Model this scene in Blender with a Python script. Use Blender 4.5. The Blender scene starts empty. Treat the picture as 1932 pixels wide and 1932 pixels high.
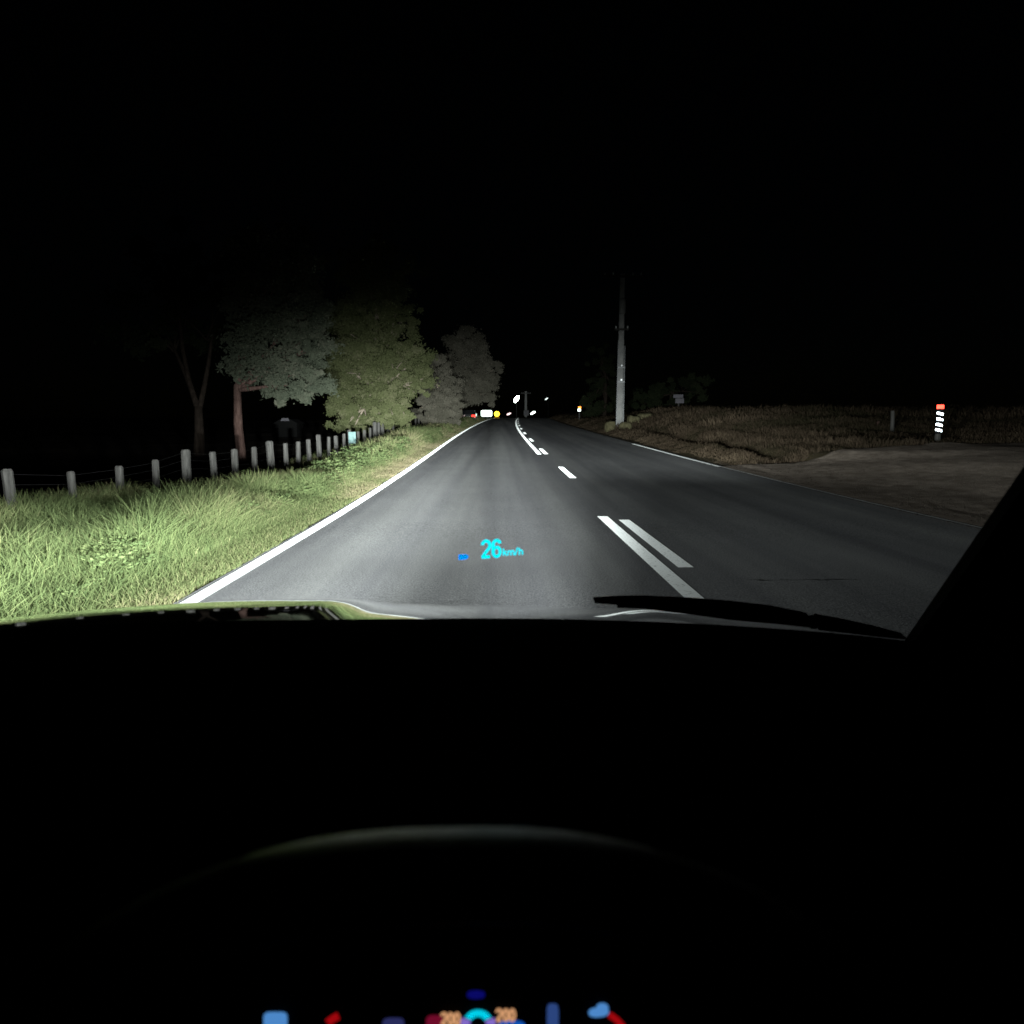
import bpy, math, random
import numpy as np
from mathutils import Vector, Matrix, Euler

R = math.radians
sc = bpy.context.scene
col = sc.collection

# ------------------------------------------------------------------ camera
FPX, SIDE = 1190.0, 1932.0                # focal length and side, in one pixel unit
PITCH, YAW = 7.94, 1.43
EYE = Vector((0.0, 0.0, 1.28))
cam = bpy.data.cameras.new("camera")
cam.sensor_fit = 'HORIZONTAL'
cam.sensor_width = 36.0
cam.lens = 36.0 * FPX / SIDE
cam.clip_start = 0.02
cam.clip_end = 3000
cam.dof.use_dof = True                    # a phone lens focused on the road
cam.dof.focus_distance = 2.7
cam.dof.aperture_fstop = cam.lens / 1000.0 / 0.0040
camo = bpy.data.objects.new("camera", cam)
camo.location = EYE
camo.rotation_euler = Euler((R(90 - PITCH), 0, R(-YAW)), 'XYZ')
col.objects.link(camo)
sc.camera = camo
CM = camo.rotation_euler.to_matrix()

# ------------------------------------------------------------------ sky, moon, exposure
w = bpy.data.worlds.new("World")
sc.world = w
w.use_nodes = True
nt = w.node_tree
sky = nt.nodes.new('ShaderNodeTexSky')
sky.sky_type = 'NISHITA'
sky.sun_disc = False
sky.sun_elevation = R(12)
sky.sun_rotation = R(200)
nt.links.new(sky.outputs[0], nt.nodes['Background'].inputs[0])
nt.nodes['Background'].inputs[1].default_value = 0.00007
moon = bpy.data.lights.new("sun", 'SUN')
moon.energy = 0.0006
moon.angle = R(0.5)
moono = bpy.data.objects.new("sun", moon)
moono.rotation_euler = (R(78), 0, R(-160))
col.objects.link(moono)
sc.view_settings.view_transform = 'Standard'
sc.view_settings.look = 'None'
sc.view_settings.exposure = 0
sc.view_settings.gamma = 1
sc.view_settings.use_curve_mapping = False
sc.render.engine = 'CYCLES'
sc.cycles.use_denoising = True
sc.cycles.max_bounces = 6
sc.cycles.transparent_max_bounces = 16
sc.cycles.sample_clamp_indirect = 3.0

# ------------------------------------------------------------------ helpers
def P(x, y, Y):
    """the point of the place, Y metres ahead, that lies on a sight line"""
    d = CM @ Vector((x - SIDE / 2, SIDE / 2 - y, -FPX))
    return EYE + d * (Y / d.y)

def V3(*a):
    return np.array(a, float)

def unit(v):
    v = np.asarray(v, float)
    return v / max(1e-9, np.linalg.norm(v))

class MB:
    """collects verts and faces (world coordinates)"""
    def __init__(s):
        s.v, s.f = [], []
    def add(s, vs, fs):
        b = len(s.v)
        s.v += [tuple(map(float, q)) for q in vs]
        s.f += [tuple(b + i for i in q) for q in fs]
        return s
    def box(s, c, d, ax=None, taper=1.0):
        c = np.array(c, float)
        m = np.eye(3) if ax is None else np.array(ax, float)
        vs = []
        for z in (-.5, .5):
            k = taper if z > 0 else 1
            for x, y in ((-.5, -.5), (.5, -.5), (.5, .5), (-.5, .5)):
                vs.append(c + m @ np.array((x * d[0] * k, y * d[1] * k, z * d[2])))
        return s.add(vs, [(3, 2, 1, 0), (4, 5, 6, 7), (0, 1, 5, 4), (1, 2, 6, 5), (2, 3, 7, 6), (3, 0, 4, 7)])
    def tube(s, pts, rad, n=8, cap=True, flat=1.0):
        pts = [np.array(p, float) for p in pts]
        rad = [rad] * len(pts) if not hasattr(rad, '__len__') else list(rad)
        vs, fs = [], []
        for i, p in enumerate(pts):
            t = unit(pts[min(i + 1, len(pts) - 1)] - pts[max(i - 1, 0)])
            up = V3(0, 0, 1) if abs(t[2]) < .9 else V3(0, 1, 0)
            a = unit(np.cross(t, up)); b = np.cross(a, t)
            for k in range(n):
                q = 2 * math.pi * k / n
                vs.append(p + rad[i] * (math.cos(q) * a + flat * math.sin(q) * b))
        for i in range(len(pts) - 1):
            for k in range(n):
                fs.append((i * n + k, i * n + (k + 1) % n, (i + 1) * n + (k + 1) % n, (i + 1) * n + k))
        if cap:
            fs.append(tuple(range(n - 1, -1, -1)))
            fs.append(tuple((len(pts) - 1) * n + k for k in range(n)))
        return s.add(vs, fs)
    def lathe(s, c, prof, n=12, axis=2):
        c = np.array(c, float)
        vs, fs = [], []
        for r, h in prof:
            for k in range(n):
                q = 2 * math.pi * k / n
                p = [r * math.cos(q), r * math.sin(q), h]
                if axis == 1: p = [p[0], p[2], p[1]]
                vs.append(c + np.array(p))
        for i in range(len(prof) - 1):
            for k in range(n):
                fs.append((i * n + k, i * n + (k + 1) % n, (i + 1) * n + (k + 1) % n, (i + 1) * n + k))
        fs.append(tuple(range(n - 1, -1, -1)))
        fs.append(tuple((len(prof) - 1) * n + k for k in range(n)))
        return s.add(vs, fs)
    def sheet(s, grid):
        nr, nc = len(grid), len(grid[0])
        vs = [p for row in grid for p in row]
        fs = [(i * nc + j, i * nc + j + 1, (i + 1) * nc + j + 1, (i + 1) * nc + j) for i in range(nr - 1) for j in range(nc - 1)]
        return s.add(vs, fs)
    def build(s, name, mat, parent=None, smooth=False, base=None):
        return link_mesh(name, s.v, s.f, mat, parent, smooth, base)

def wloc(o):
    l = Vector((0, 0, 0))
    while o is not None:
        l = l + o.location
        o = o.parent
    return l

def link_mesh(name, v, f, mat, parent=None, smooth=False, base=None):
    me = bpy.data.meshes.new(name)
    o = bpy.data.objects.new(name, me)
    v = np.array(v, float)
    pl = np.array(wloc(parent)) if parent is not None else np.zeros(3)
    b = np.array(base, float) if base is not None else pl
    me.from_pydata((v - b).tolist(), [], f)
    me.materials.append(mat)
    if smooth:
        me.polygons.foreach_set('use_smooth', [True] * len(me.polygons))
    me.update()
    col.objects.link(o)
    o.parent = parent
    o.location = b - pl
    return o

def fast_mesh(name, verts, tris, mat, parent=None, attr=None):
    me = bpy.data.meshes.new(name)
    verts = np.asarray(verts, np.float32)
    if parent is not None:
        verts = verts - np.array(wloc(parent), np.float32)
    tris = np.asarray(tris, np.int32)
    me.vertices.add(len(verts)); me.vertices.foreach_set('co', verts.ravel())
    n = tris.shape[1]
    me.loops.add(tris.size); me.loops.foreach_set('vertex_index', tris.ravel())
    me.polygons.add(len(tris))
    me.polygons.foreach_set('loop_start', np.arange(0, tris.size, n, dtype=np.int32))
    me.materials.append(mat)
    if attr is not None:
        a = me.attributes.new('tint', 'FLOAT', 'POINT')
        a.data.foreach_set('value', np.asarray(attr, np.float32))
    me.update(calc_edges=True)
    me.validate()
    o = bpy.data.objects.new(name, me)
    col.objects.link(o)
    o.parent = parent
    return o

def tag(o, label=None, cat=None, group=None, kind=None):
    if label: o['label'] = label
    if cat: o['category'] = cat
    if group: o['group'] = group
    if kind: o['kind'] = kind
    return o

def empty(name, loc, label=None, cat=None, group=None):
    o = bpy.data.objects.new(name, None)
    o.empty_display_size = .2
    o.location = loc
    col.objects.link(o)
    return tag(o, label, cat, group)

# ------------------------------------------------------------------ materials
def principled(name, color, rough=.6, metal=0., spec=.5, coat=0., noise=None, bump=None, attr=None, emit=None):
    m = bpy.data.materials.new(name)
    m.use_nodes = True
    n, l = m.node_tree.nodes, m.node_tree.links
    b = n['Principled BSDF']
    b.inputs['Base Color'].default_value = (*color, 1)
    b.inputs['Roughness'].default_value = rough
    b.inputs['Metallic'].default_value = metal
    b.inputs['Specular IOR Level'].default_value = spec
    b.inputs['Coat Weight'].default_value = coat
    b.inputs['Coat Roughness'].default_value = .03
    if emit:
        b.inputs['Emission Color'].default_value = (*emit[0], 1)
        b.inputs['Emission Strength'].default_value = emit[1]
    if noise:
        sc_, c2, lo, hi = noise[:4]
        tc = n.new('ShaderNodeTexCoord')
        mp = n.new('ShaderNodeMapping')
        mp.inputs['Scale'].default_value = noise[4] if len(noise) > 4 else (1, 1, 1)
        t = n.new('ShaderNodeTexNoise'); t.inputs['Scale'].default_value = sc_; t.inputs['Detail'].default_value = 6
        r = n.new('ShaderNodeValToRGB')
        r.color_ramp.elements[0].position = lo; r.color_ramp.elements[1].position = hi
        r.color_ramp.elements[0].color = (*color, 1); r.color_ramp.elements[1].color = (*c2, 1)
        l.new(tc.outputs['Object'], mp.inputs[0]); l.new(mp.outputs[0], t.inputs['Vector'])
        l.new(t.outputs['Fac'], r.inputs[0]); l.new(r.outputs[0], b.inputs['Base Color'])
    if bump:
        tc = n.new('ShaderNodeTexCoord')
        t = n.new('ShaderNodeTexNoise'); t.inputs['Scale'].default_value = bump[0]; t.inputs['Detail'].default_value = 4
        bp = n.new('ShaderNodeBump'); bp.inputs['Strength'].default_value = bump[1]; bp.inputs['Distance'].default_value = bump[2]
        l.new(tc.outputs['Object'], t.inputs['Vector']); l.new(t.outputs['Fac'], bp.inputs['Height']); l.new(bp.outputs[0], b.inputs['Normal'])
    return m

def leafy(name, ramp, transl=.25):
    """blades and leaves: colour from the tint of each blade"""
    m = bpy.data.materials.new(name)
    m.use_nodes = True
    n, l = m.node_tree.nodes, m.node_tree.links
    n.remove(n['Principled BSDF'])
    at = n.new('ShaderNodeAttribute'); at.attribute_name = 'tint'
    r = n.new('ShaderNodeValToRGB')
    els = r.color_ramp.elements
    while len(els) < len(ramp): els.new(.5)
    for e, (p, c) in zip(els, ramp):
        e.position = p; e.color = (*c, 1)
    d = n.new('ShaderNodeBsdfDiffuse'); d.inputs['Roughness'].default_value = .6
    t = n.new('ShaderNodeBsdfTranslucent')
    mx = n.new('ShaderNodeMixShader'); mx.inputs[0].default_value = transl
    l.new(at.outputs['Fac'], r.inputs[0])
    l.new(r.outputs[0], d.inputs[0]); l.new(r.outputs[0], t.inputs[0])
    l.new(d.outputs[0], mx.inputs[1]); l.new(t.outputs[0], mx.inputs[2])
    l.new(mx.outputs[0], n['Material Output'].inputs[0])
    return m

def emitter(name, color, s):
    m = bpy.data.materials.new(name)
    m.use_nodes = True
    n, l = m.node_tree.nodes, m.node_tree.links
    n.remove(n['Principled BSDF'])
    e = n.new('ShaderNodeEmission'); e.inputs[0].default_value = (*color, 1); e.inputs[1].default_value = s
    l.new(e.outputs[0], n['Material Output'].inputs[0])
    return m

def beaded(name, color, lean, rough, wear=0.0, mix=.8, upright=False):
    """glass-bead road paint / reflective sheeting: the beads face the oncoming traffic"""
    m = bpy.data.materials.new(name)
    m.use_nodes = True
    n, l = m.node_tree.nodes, m.node_tree.links
    n.remove(n['Principled BSDF'])
    nv = unit(lean)
    cx = n.new('ShaderNodeCombineXYZ')
    for i in range(3): cx.inputs[i].default_value = nv[i]
    g = n.new('ShaderNodeBsdfGlossy'); g.distribution = 'GGX'; g.inputs['Roughness'].default_value = rough
    g.inputs[0].default_value = (*color, 1)
    d = n.new('ShaderNodeBsdfDiffuse'); d.inputs[0].default_value = (*color, 1)
    c2 = n.new('ShaderNodeCombineXYZ')
    nd = unit((nv[0], nv[1], 1.0)) if upright else nv
    for i in range(3): c2.inputs[i].default_value = nd[i]
    l.new(c2.outputs[0], d.inputs['Normal'])
    l.new(cx.outputs[0], g.inputs['Normal'])
    mx = n.new('ShaderNodeMixShader'); mx.inputs[0].default_value = mix
    l.new(d.outputs[0], mx.inputs[1]); l.new(g.outputs[0], mx.inputs[2])
    out = mx.outputs[0]
    if wear > 0:
        tc = n.new('ShaderNodeTexCoord')
        t = n.new('ShaderNodeTexNoise'); t.inputs['Scale'].default_value = 38; t.inputs['Detail'].default_value = 8
        t2 = n.new('ShaderNodeValToRGB'); t2.color_ramp.elements[0].position = .56; t2.color_ramp.elements[1].position = .72
        t2.color_ramp.elements[1].color = (wear, wear, wear, 1)
        wd = n.new('ShaderNodeBsdfDiffuse'); wd.inputs[0].default_value = (.09, .09, .095, 1)
        m2 = n.new('ShaderNodeMixShader')
        l.new(tc.outputs['Object'], t.inputs['Vector']); l.new(t.outputs['Fac'], t2.inputs[0]); l.new(t2.outputs[0], m2.inputs[0])
        l.new(out, m2.inputs[1]); l.new(wd.outputs[0], m2.inputs[2])
        out = m2.outputs[0]
    l.new(out, n['Material Output'].inputs[0])
    return m

def asphalt():
    m = bpy.data.materials.new('asphalt')
    m.use_nodes = True
    n, l = m.node_tree.nodes, m.node_tree.links
    n.remove(n['Principled BSDF'])
    tc = n.new('ShaderNodeTexCoord')
    mp = n.new('ShaderNodeMapping'); mp.inputs['Scale'].default_value = (1.5, .03, 1)      # wheel-worn streaks along the lane
    a = n.new('ShaderNodeTexNoise'); a.inputs['Scale'].default_value = 1.1; a.inputs['Detail'].default_value = 5
    b = n.new('ShaderNodeTexNoise'); b.inputs['Scale'].default_value = 75; b.inputs['Detail'].default_value = 6
    c = n.new('ShaderNodeTexNoise'); c.inputs['Scale'].default_value = .8; c.inputs['Detail'].default_value = 7
    r = n.new('ShaderNodeValToRGB')
    r.color_ramp.elements[0].position = .33; r.color_ramp.elements[0].color = (.066, .067, .072, 1)
    r.color_ramp.elements[1].position = .68; r.color_ramp.elements[1].color = (.112, .114, .115, 1)
    r2 = n.new('ShaderNodeMapRange'); r2.inputs[1].default_value = .3; r2.inputs[2].default_value = .7; r2.inputs[3].default_value = .5; r2.inputs[4].default_value = 1.5
    r3 = n.new('ShaderNodeMapRange'); r3.inputs[1].default_value = .3; r3.inputs[2].default_value = .7; r3.inputs[3].default_value = .93; r3.inputs[4].default_value = 1.06
    mm = n.new('ShaderNodeMath'); mm.operation = 'MULTIPLY'
    sx = n.new('ShaderNodeSeparateXYZ'); l.new(tc.outputs['Object'], sx.inputs[0])     # darker strip down the middle of the lane
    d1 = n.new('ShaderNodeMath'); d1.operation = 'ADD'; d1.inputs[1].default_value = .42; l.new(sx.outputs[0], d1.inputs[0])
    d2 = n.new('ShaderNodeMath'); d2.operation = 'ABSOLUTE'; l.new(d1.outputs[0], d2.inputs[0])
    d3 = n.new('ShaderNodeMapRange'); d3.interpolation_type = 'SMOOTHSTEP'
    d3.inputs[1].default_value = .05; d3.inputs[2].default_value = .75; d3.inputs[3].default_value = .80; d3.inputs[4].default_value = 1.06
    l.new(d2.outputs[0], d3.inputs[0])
    mo = n.new('ShaderNodeMath'); mo.operation = 'MULTIPLY'
    vm = n.new('ShaderNodeVectorMath'); vm.operation = 'SCALE'
    d = n.new('ShaderNodeBsdfDiffuse'); d.inputs['Roughness'].default_value = 1.0
    g = n.new('ShaderNodeBsdfGlossy'); g.inputs['Roughness'].default_value = .55; g.inputs[0].default_value = (.5, .5, .5, 1)
    mx = n.new('ShaderNodeMixShader'); mx.inputs[0].default_value = .03
    bp = n.new('ShaderNodeBump'); bp.inputs['Strength'].default_value = .8; bp.inputs['Distance'].default_value = .006
    l.new(tc.outputs['Object'], mp.inputs[0]); l.new(mp.outputs[0], a.inputs['Vector'])
    l.new(tc.outputs['Object'], b.inputs['Vector']); l.new(tc.outputs['Object'], c.inputs['Vector'])
    l.new(a.outputs['Fac'], r.inputs[0]); l.new(b.outputs['Fac'], r2.inputs[0]); l.new(c.outputs['Fac'], r3.inputs[0])
    l.new(r2.outputs[0], mm.inputs[0]); l.new(r3.outputs[0], mm.inputs[1])
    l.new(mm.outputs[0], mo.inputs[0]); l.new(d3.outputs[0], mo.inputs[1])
    l.new(r.outputs[0], vm.inputs[0]); l.new(mo.outputs[0], vm.inputs['Scale'])
    l.new(vm.outputs[0], d.inputs[0])
    l.new(b.outputs['Fac'], bp.inputs['Height']); l.new(bp.outputs[0], d.inputs['Normal'])
    l.new(d.outputs[0], mx.inputs[1]); l.new(g.outputs[0], mx.inputs[2])
    l.new(mx.outputs[0], n['Material Output'].inputs[0])
    return m

M = {}
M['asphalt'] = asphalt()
M['paint'] = beaded('bead_paint', (.9, .94, .94), (0, -1, .16), .46, wear=.6, mix=.5, upright=True)
M['paint_old'] = beaded('worn_bead_paint', (.6, .62, .62), (0, -1, .5), .5, wear=.95, mix=.6, upright=True)
M['soil'] = principled('dry_soil_and_stubble', (.075, .062, .038), .95, spec=.1, noise=(2.2, (.13, .105, .06), .35, .7), bump=(18, .7, .06))
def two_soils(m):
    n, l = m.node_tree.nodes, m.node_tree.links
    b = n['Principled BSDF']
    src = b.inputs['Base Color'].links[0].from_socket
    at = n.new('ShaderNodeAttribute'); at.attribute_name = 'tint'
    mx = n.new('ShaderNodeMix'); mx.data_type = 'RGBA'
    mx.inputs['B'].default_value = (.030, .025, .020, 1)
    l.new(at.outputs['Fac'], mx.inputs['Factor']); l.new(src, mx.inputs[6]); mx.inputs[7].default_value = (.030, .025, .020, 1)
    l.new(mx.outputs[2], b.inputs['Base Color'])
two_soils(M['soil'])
M['gravel'] = principled('driveway_gravel', (.30, .245, .20), .95, spec=.1, noise=(3.2, (.56, .47, .40), .32, .68), bump=(45, 1.0, .03))
M['shoulder'] = principled('dusty_shoulder', (.11, .092, .065), .95, spec=.1, noise=(9, (.2, .17, .125), .35, .7), bump=(50, .8, .015))
M['grass'] = leafy('verge_grass', [(0, (.085, .12, .05)), (.4, (.16, .20, .085)), (.7, (.27, .28, .14)), (1, (.42, .36, .23))], .42)
M['dry_grass'] = leafy('dry_bank_grass', [(0, (.028, .026, .015)), (.5, (.068, .05, .035)), (1, (.155, .12, .082))])
M['leaf_a'] = leafy('grey_green_leaves', [(0, (.07, .083, .06)), (.6, (.11, .125, .09)), (1, (.17, .17, .13))], .3)
M['leaf_b'] = leafy('olive_leaves', [(0, (.072, .083, .038)), (.6, (.112, .125, .06)), (1, (.17, .165, .1))], .3)
M['leaf_c'] = leafy('brown_grey_leaves', [(0, (.095, .09, .07)), (.6, (.14, .132, .105)), (1, (.2, .185, .15))], .3)
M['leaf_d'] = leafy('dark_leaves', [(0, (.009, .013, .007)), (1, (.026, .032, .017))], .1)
M['bark'] = principled('reddish_bark', (.07, .04, .034), .9, spec=.2, noise=(14, (.16, .10, .085), .35, .7, (1, 1, .25)), bump=(25, .8, .03))
M['bark_dark'] = principled('dark_bark', (.02, .015, .012), .95, spec=.1, noise=(14, (.04, .03, .024), .35, .7, (1, 1, .25)))
M['bark_pale'] = principled('pale_bark', (.2, .17, .13), .9, spec=.2, noise=(14, (.32, .26, .21), .35, .7, (1, 1, .25)), bump=(25, .8, .03))
M['wood'] = principled('weathered_post_wood', (.04, .039, .037), .9, spec=.15, noise=(24, (.105, .102, .097), .3, .72, (1, 1, .12)), bump=(40, .7, .008))
M['concrete'] = principled('pole_concrete', (.27, .275, .275), .85, spec=.3, noise=(7, (.42, .42, .41), .3, .7, (1, 1, .4)), bump=(60, .4, .004))
M['stone'] = principled('field_stone', (.07, .065, .035), .9, spec=.2, noise=(6, (.16, .145, .08), .3, .7), bump=(14, .8, .03))
M['steel'] = principled('galvanised_steel', (.35, .36, .37), .45, metal=.8)
M['wire'] = principled('dull_wire', (.012, .012, .012), .8, metal=.0)
M['dark'] = principled('dark_paint', (.02, .02, .022), .5)
M['near_black'] = principled('near_black_boards', (.005, .005, .005), .9, spec=.1)  # one even near-black tone for the shed
M['white'] = principled('white_paint', (.78, .8, .8), .5, noise=(5, (.6, .61, .6), .4, .8))
M['pale'] = principled('pale_board', (.11, .105, .125), .6, noise=(3, (.075, .07, .08), .4, .7))
M['cyan'] = principled('pale_cyan_board', (.09, .18, .18), .5, noise=(9, (.14, .24, .235), .4, .7))
M['sheet_white'] = beaded('white_reflective_sheet', (.8, .88, .95), (-.68, -1, -.02), .25, mix=.85)
M['sheet_red'] = beaded('red_reflective_sheet', (.8, .035, .02), (-.68, -1, -.02), .25, mix=.9)
M['sheet_orange'] = beaded('orange_reflective_sheet', (.85, .2, .03), (-.1, -1, 0), .15, mix=.95)
M['sheet_small'] = beaded('white_post_reflector', (.9, .95, .9), (-.1, -1, 0), .13, mix=.95)
M['glass_eye'] = beaded('glass_reflector', (.9, .92, .95), (-.15, -1, 0), .2, mix=.95)
M['lamp_white'] = emitter('street_lamp_light', (.86, 1, .92), 22)
M['lamp_cool'] = emitter('cool_lamp_light', (.8, 1, .9), 6)
M['lamp_pink'] = emitter('warm_lamp_light', (1, .72, .75), 2.2)
M['lamp_dim'] = emitter('dim_lamp_light', (.85, 1, .95), 1.6)
M['lamp_amber'] = emitter('amber_lamp_light', (1, .62, .03), 5)
M['lamp_amber_low'] = emitter('amber_lamp_low_light', (.8, .42, .02), .7)
M['lamp_red'] = emitter('tail_lamp_light', (1, .03, .02), 5)
M['sign_bright'] = emitter('emissive_sign_panel', (.8, 1, .88), 3)
M['bonnet'] = principled('dark_car_lacquer', (.012, .013, .014), .06, spec=.6, coat=1.0)
M['plastic'] = principled('black_dash_plastic', (.006, .006, .0065), .75, spec=.25, bump=(420, .3, .0006))
M['rim'] = principled('worn_leather', (.03, .03, .03), .6, spec=.4)
M['sheen_strip'] = principled('satin_sheen_strip', (.30, .31, .30), .5, metal=.9)  # metal of the added strip that gives the rim its sheen
M['pillar'] = principled('dark_pillar_trim', (.16, .16, .17), .85, spec=.2)
M['rubber'] = principled('black_rubber', (.008, .008, .008), .55, spec=.4)
M['seal'] = principled('matt_seal', (.003, .003, .003), .95, spec=.05)
M['hud'] = emitter('hud_cyan', (0.0, .85, 1.0), 1.25)
M['hud_blue'] = emitter('hud_blue', (0.0, .28, 1.0), 1.1)
for k, c, s in (('ic_sky', (.12, .4, .95), .75), ('ic_red', (.75, .005, .01), .55), ('ic_indigo', (.06, .07, .28), .45), ('ic_crimson', (.42, .01, .06), .45),
                ('ic_peach', (1, .5, .24), .85), ('ic_cyan', (0, .75, 1), 1.0), ('ic_violet', (.4, .25, 1), .7), ('ic_blue', (.01, .15, .8), .7),
                ('ic_navy', (.005, .005, .22), .7), ('ic_bar', (.05, .12, .42), .6)):
    M[k] = emitter(k.replace('ic_', 'display_'), c, s * .8)
g = bpy.data.materials.new('clear_windscreen_glass')
g.use_nodes = True
g.node_tree.nodes.remove(g.node_tree.nodes['Principled BSDF'])
tb = g.node_tree.nodes.new('ShaderNodeBsdfTransparent'); tb.inputs[0].default_value = (1, 1, 1, 1)
g.node_tree.links.new(tb.outputs[0], g.node_tree.nodes['Material Output'].inputs[0])
M['windscreen'] = g

# ------------------------------------------------------------------ lie of the land
_py = np.array([-30, 0, 8.5, 12, 16.5, 21, 26, 33, 45, 60, 82, 100, 130, 200, 320, 1200.])
_pz = np.array([0, 0, .02, .07, .16, .265, .40, .575, .88, 1.265, 1.83, 2.22, 2.52, 2.2, .8, -6.])
_yy = np.arange(-40, 1201, .5)
_zz = np.interp(_yy, _py, _pz)
_k = np.hanning(13); _k /= _k.sum()
_zz = np.convolve(np.pad(_zz, 6, mode='edge'), _k, mode='valid')
def roadz(Y): return np.interp(Y, _yy, _zz)
def off(Y):
    Y = np.asarray(Y, float)
    t = np.clip((Y - 26) / 56, 0, 2.2)
    return 1.2 * t * t + np.clip(Y - 149.2, 0, None) * .094
def ss(t):
    t = np.clip(t, 0, 1)
    return t * t * (3 - 2 * t)
def vnoise(x, y, s, seed=0):
    x = np.asarray(x) / s; y = np.asarray(y) / s
    xi = np.floor(x).astype(int); yi = np.floor(y).astype(int)
    fx = x - xi; fy = y - yi
    fx = fx * fx * (3 - 2 * fx); fy = fy * fy * (3 - 2 * fy)
    def h(a, b):
        q = (a * 374761393 + b * 668265263 + seed * 1442695) & 0x7fffffff
        q = ((q ^ (q >> 13)) * 1274126177) & 0x7fffffff
        return (q % 10007) / 10007.0
    return (h(xi, yi) * (1 - fx) + h(xi + 1, yi) * fx) * (1 - fy) + (h(xi, yi + 1) * (1 - fx) + h(xi + 1, yi + 1) * fx) * fy
LE, CL, RE = -2.2, 1.45, 5.92            # left edge line, centre line, right edge line
def ground_z(X, Y):
    X = np.asarray(X, float); Y = np.asarray(Y, float)
    u = X - off(Y); rz = roadz(Y)
    z = rz - .03
    tl = np.clip(LE - .35 - u, 0, None)
    z = z - .12 * ss(tl / 2.4) - .7 * ss((tl - 3.2) / 2.5) * (1 - ss((Y - 16) / 14)) + .10 * ss((tl - 3) / 10) * (vnoise(X, Y, 6, 3) - .3)
    z = z + .16 * ss((tl - 1.0) / 1.6) * (1 - ss((tl - 3.4) / 1.5)) * (1 - ss((Y - 9.5) / 5))
    tr = np.clip(u - (RE + .25), 0, None)
    z = z + .30 * ss(tr / (1.7 + 6.0 * (1 - ss((Y - 15.5) / 3)))) + .16 * ss(tr / 9)
    z = z + .95 * ss((Y - 20) / 18) * ss((tr - 1.0) / 5.5) * (1 - .8 * ss((Y - 46) / 22))
    dyke = np.exp(-((tr - 2.0) / .55) ** 2) * ss((Y - 16.5) / 1.5)
    z = z - .42 * dyke * (1 - ss((Y - 32) / 10))
    side = np.where((tl > .3) | (tr > .5), 1.0, 0.0)
    side = np.where((tr > 0) & (Y > 3), side * (.38 + .62 * ss((Y - 17.5) / 3)), side)
    z = z + side * .09 * (vnoise(X, Y, .9, 1) - .5) + side * .12 * (vnoise(X, Y, 3.1, 2) - .5) * ss((np.abs(u) - 3) / 2)
    return z
def gz(x, y): return float(ground_z(np.array([x]), np.array([y]))[0])

# ------------------------------------------------------------------ ground, road, markings
gx = np.unique(np.concatenate([np.linspace(-400, -40, 19), np.linspace(-40, -10, 31), np.linspace(-10, -2.5, 31), np.linspace(-2.5, 6.2, 12),
                               np.linspace(6.2, 12, 30), np.linspace(12, 45, 50), np.linspace(45, 400, 19)]))
gy = np.unique(np.concatenate([np.linspace(-12, 2, 8), np.linspace(2, 45, 130), np.linspace(45, 130, 70), np.linspace(130, 1100, 50)]))
XX, YY = np.meshgrid(gx, gy)
XX = XX + off(YY) * np.clip(1 - np.abs(XX) / 60, 0, 1)
ZZ = ground_z(XX, YY)
nr, nc = XX.shape
idx = np.arange(nr * nc).reshape(nr, nc)
quads = np.stack([idx[:-1, :-1], idx[:-1, 1:], idx[1:, 1:], idx[1:, :-1]], -1).reshape(-1, 4)
UU = XX - off(YY)
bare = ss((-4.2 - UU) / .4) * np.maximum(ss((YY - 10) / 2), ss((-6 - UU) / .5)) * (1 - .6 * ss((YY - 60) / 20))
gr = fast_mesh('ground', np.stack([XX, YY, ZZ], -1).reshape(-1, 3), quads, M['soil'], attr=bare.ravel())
tag(gr, kind='structure')

def strip(name, u0, u1, y0, y1, lift, mat, parent=None, step=.8, ragged=None):
    """a strip of the road between two lateral offsets"""
    n = max(2, int((y1 - y0) / step) + 1)
    rows = []
    for i, y in enumerate(np.linspace(y0, y1, n)):
        o = float(off(y)); z = float(roadz(y)) + lift
        a = u0; b = u1
        if ragged:
            a += ragged * (float(vnoise(np.array([y]), np.array([0.]), .5, 7)[0]) - .5)
            b += ragged * (float(vnoise(np.array([y]), np.array([9.]), .4, 8)[0]) - .5)
        rows.append([(a + o, y, z), ((a + b) / 2 + o, y, z), (b + o, y, z)])
    m = MB().sheet(rows)
    return m.build(name, mat, parent)

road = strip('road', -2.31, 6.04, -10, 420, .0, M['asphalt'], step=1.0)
tag(road, kind='structure')
sh = strip('road_shoulder', 5.9, 6.75, 22, 130, -.012, M['shoulder'], step=.4, ragged=.35)
tag(sh, kind='structure')

def marking(name, u, y0, y1, wd, mat):
    return strip(name, u - wd / 2, u + wd / 2, y0, y1, .005, mat, road, step=.6)
marking('edge_line', LE, -4, 190, .125, M['paint'])
marking('centre_line', CL, -2, 8.5, .14, M['paint'])
marking('centre_line', CL, 21.2, 150, .14, M['paint'])
for k, y in enumerate([-3.0, 5.45, 13.75, 21.3, 29.3, 37.5, 45.8, 54, 62.5, 71, 80]):
    marking('lane_dash', CL + .235, y, y + 2.75, .14, M['paint'])
marking('edge_line', RE - .03, 16.5, 27.2, .12, M['paint'])
marking('edge_line', RE + .02, 2, 16.5, .05, M['paint_old'])

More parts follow.
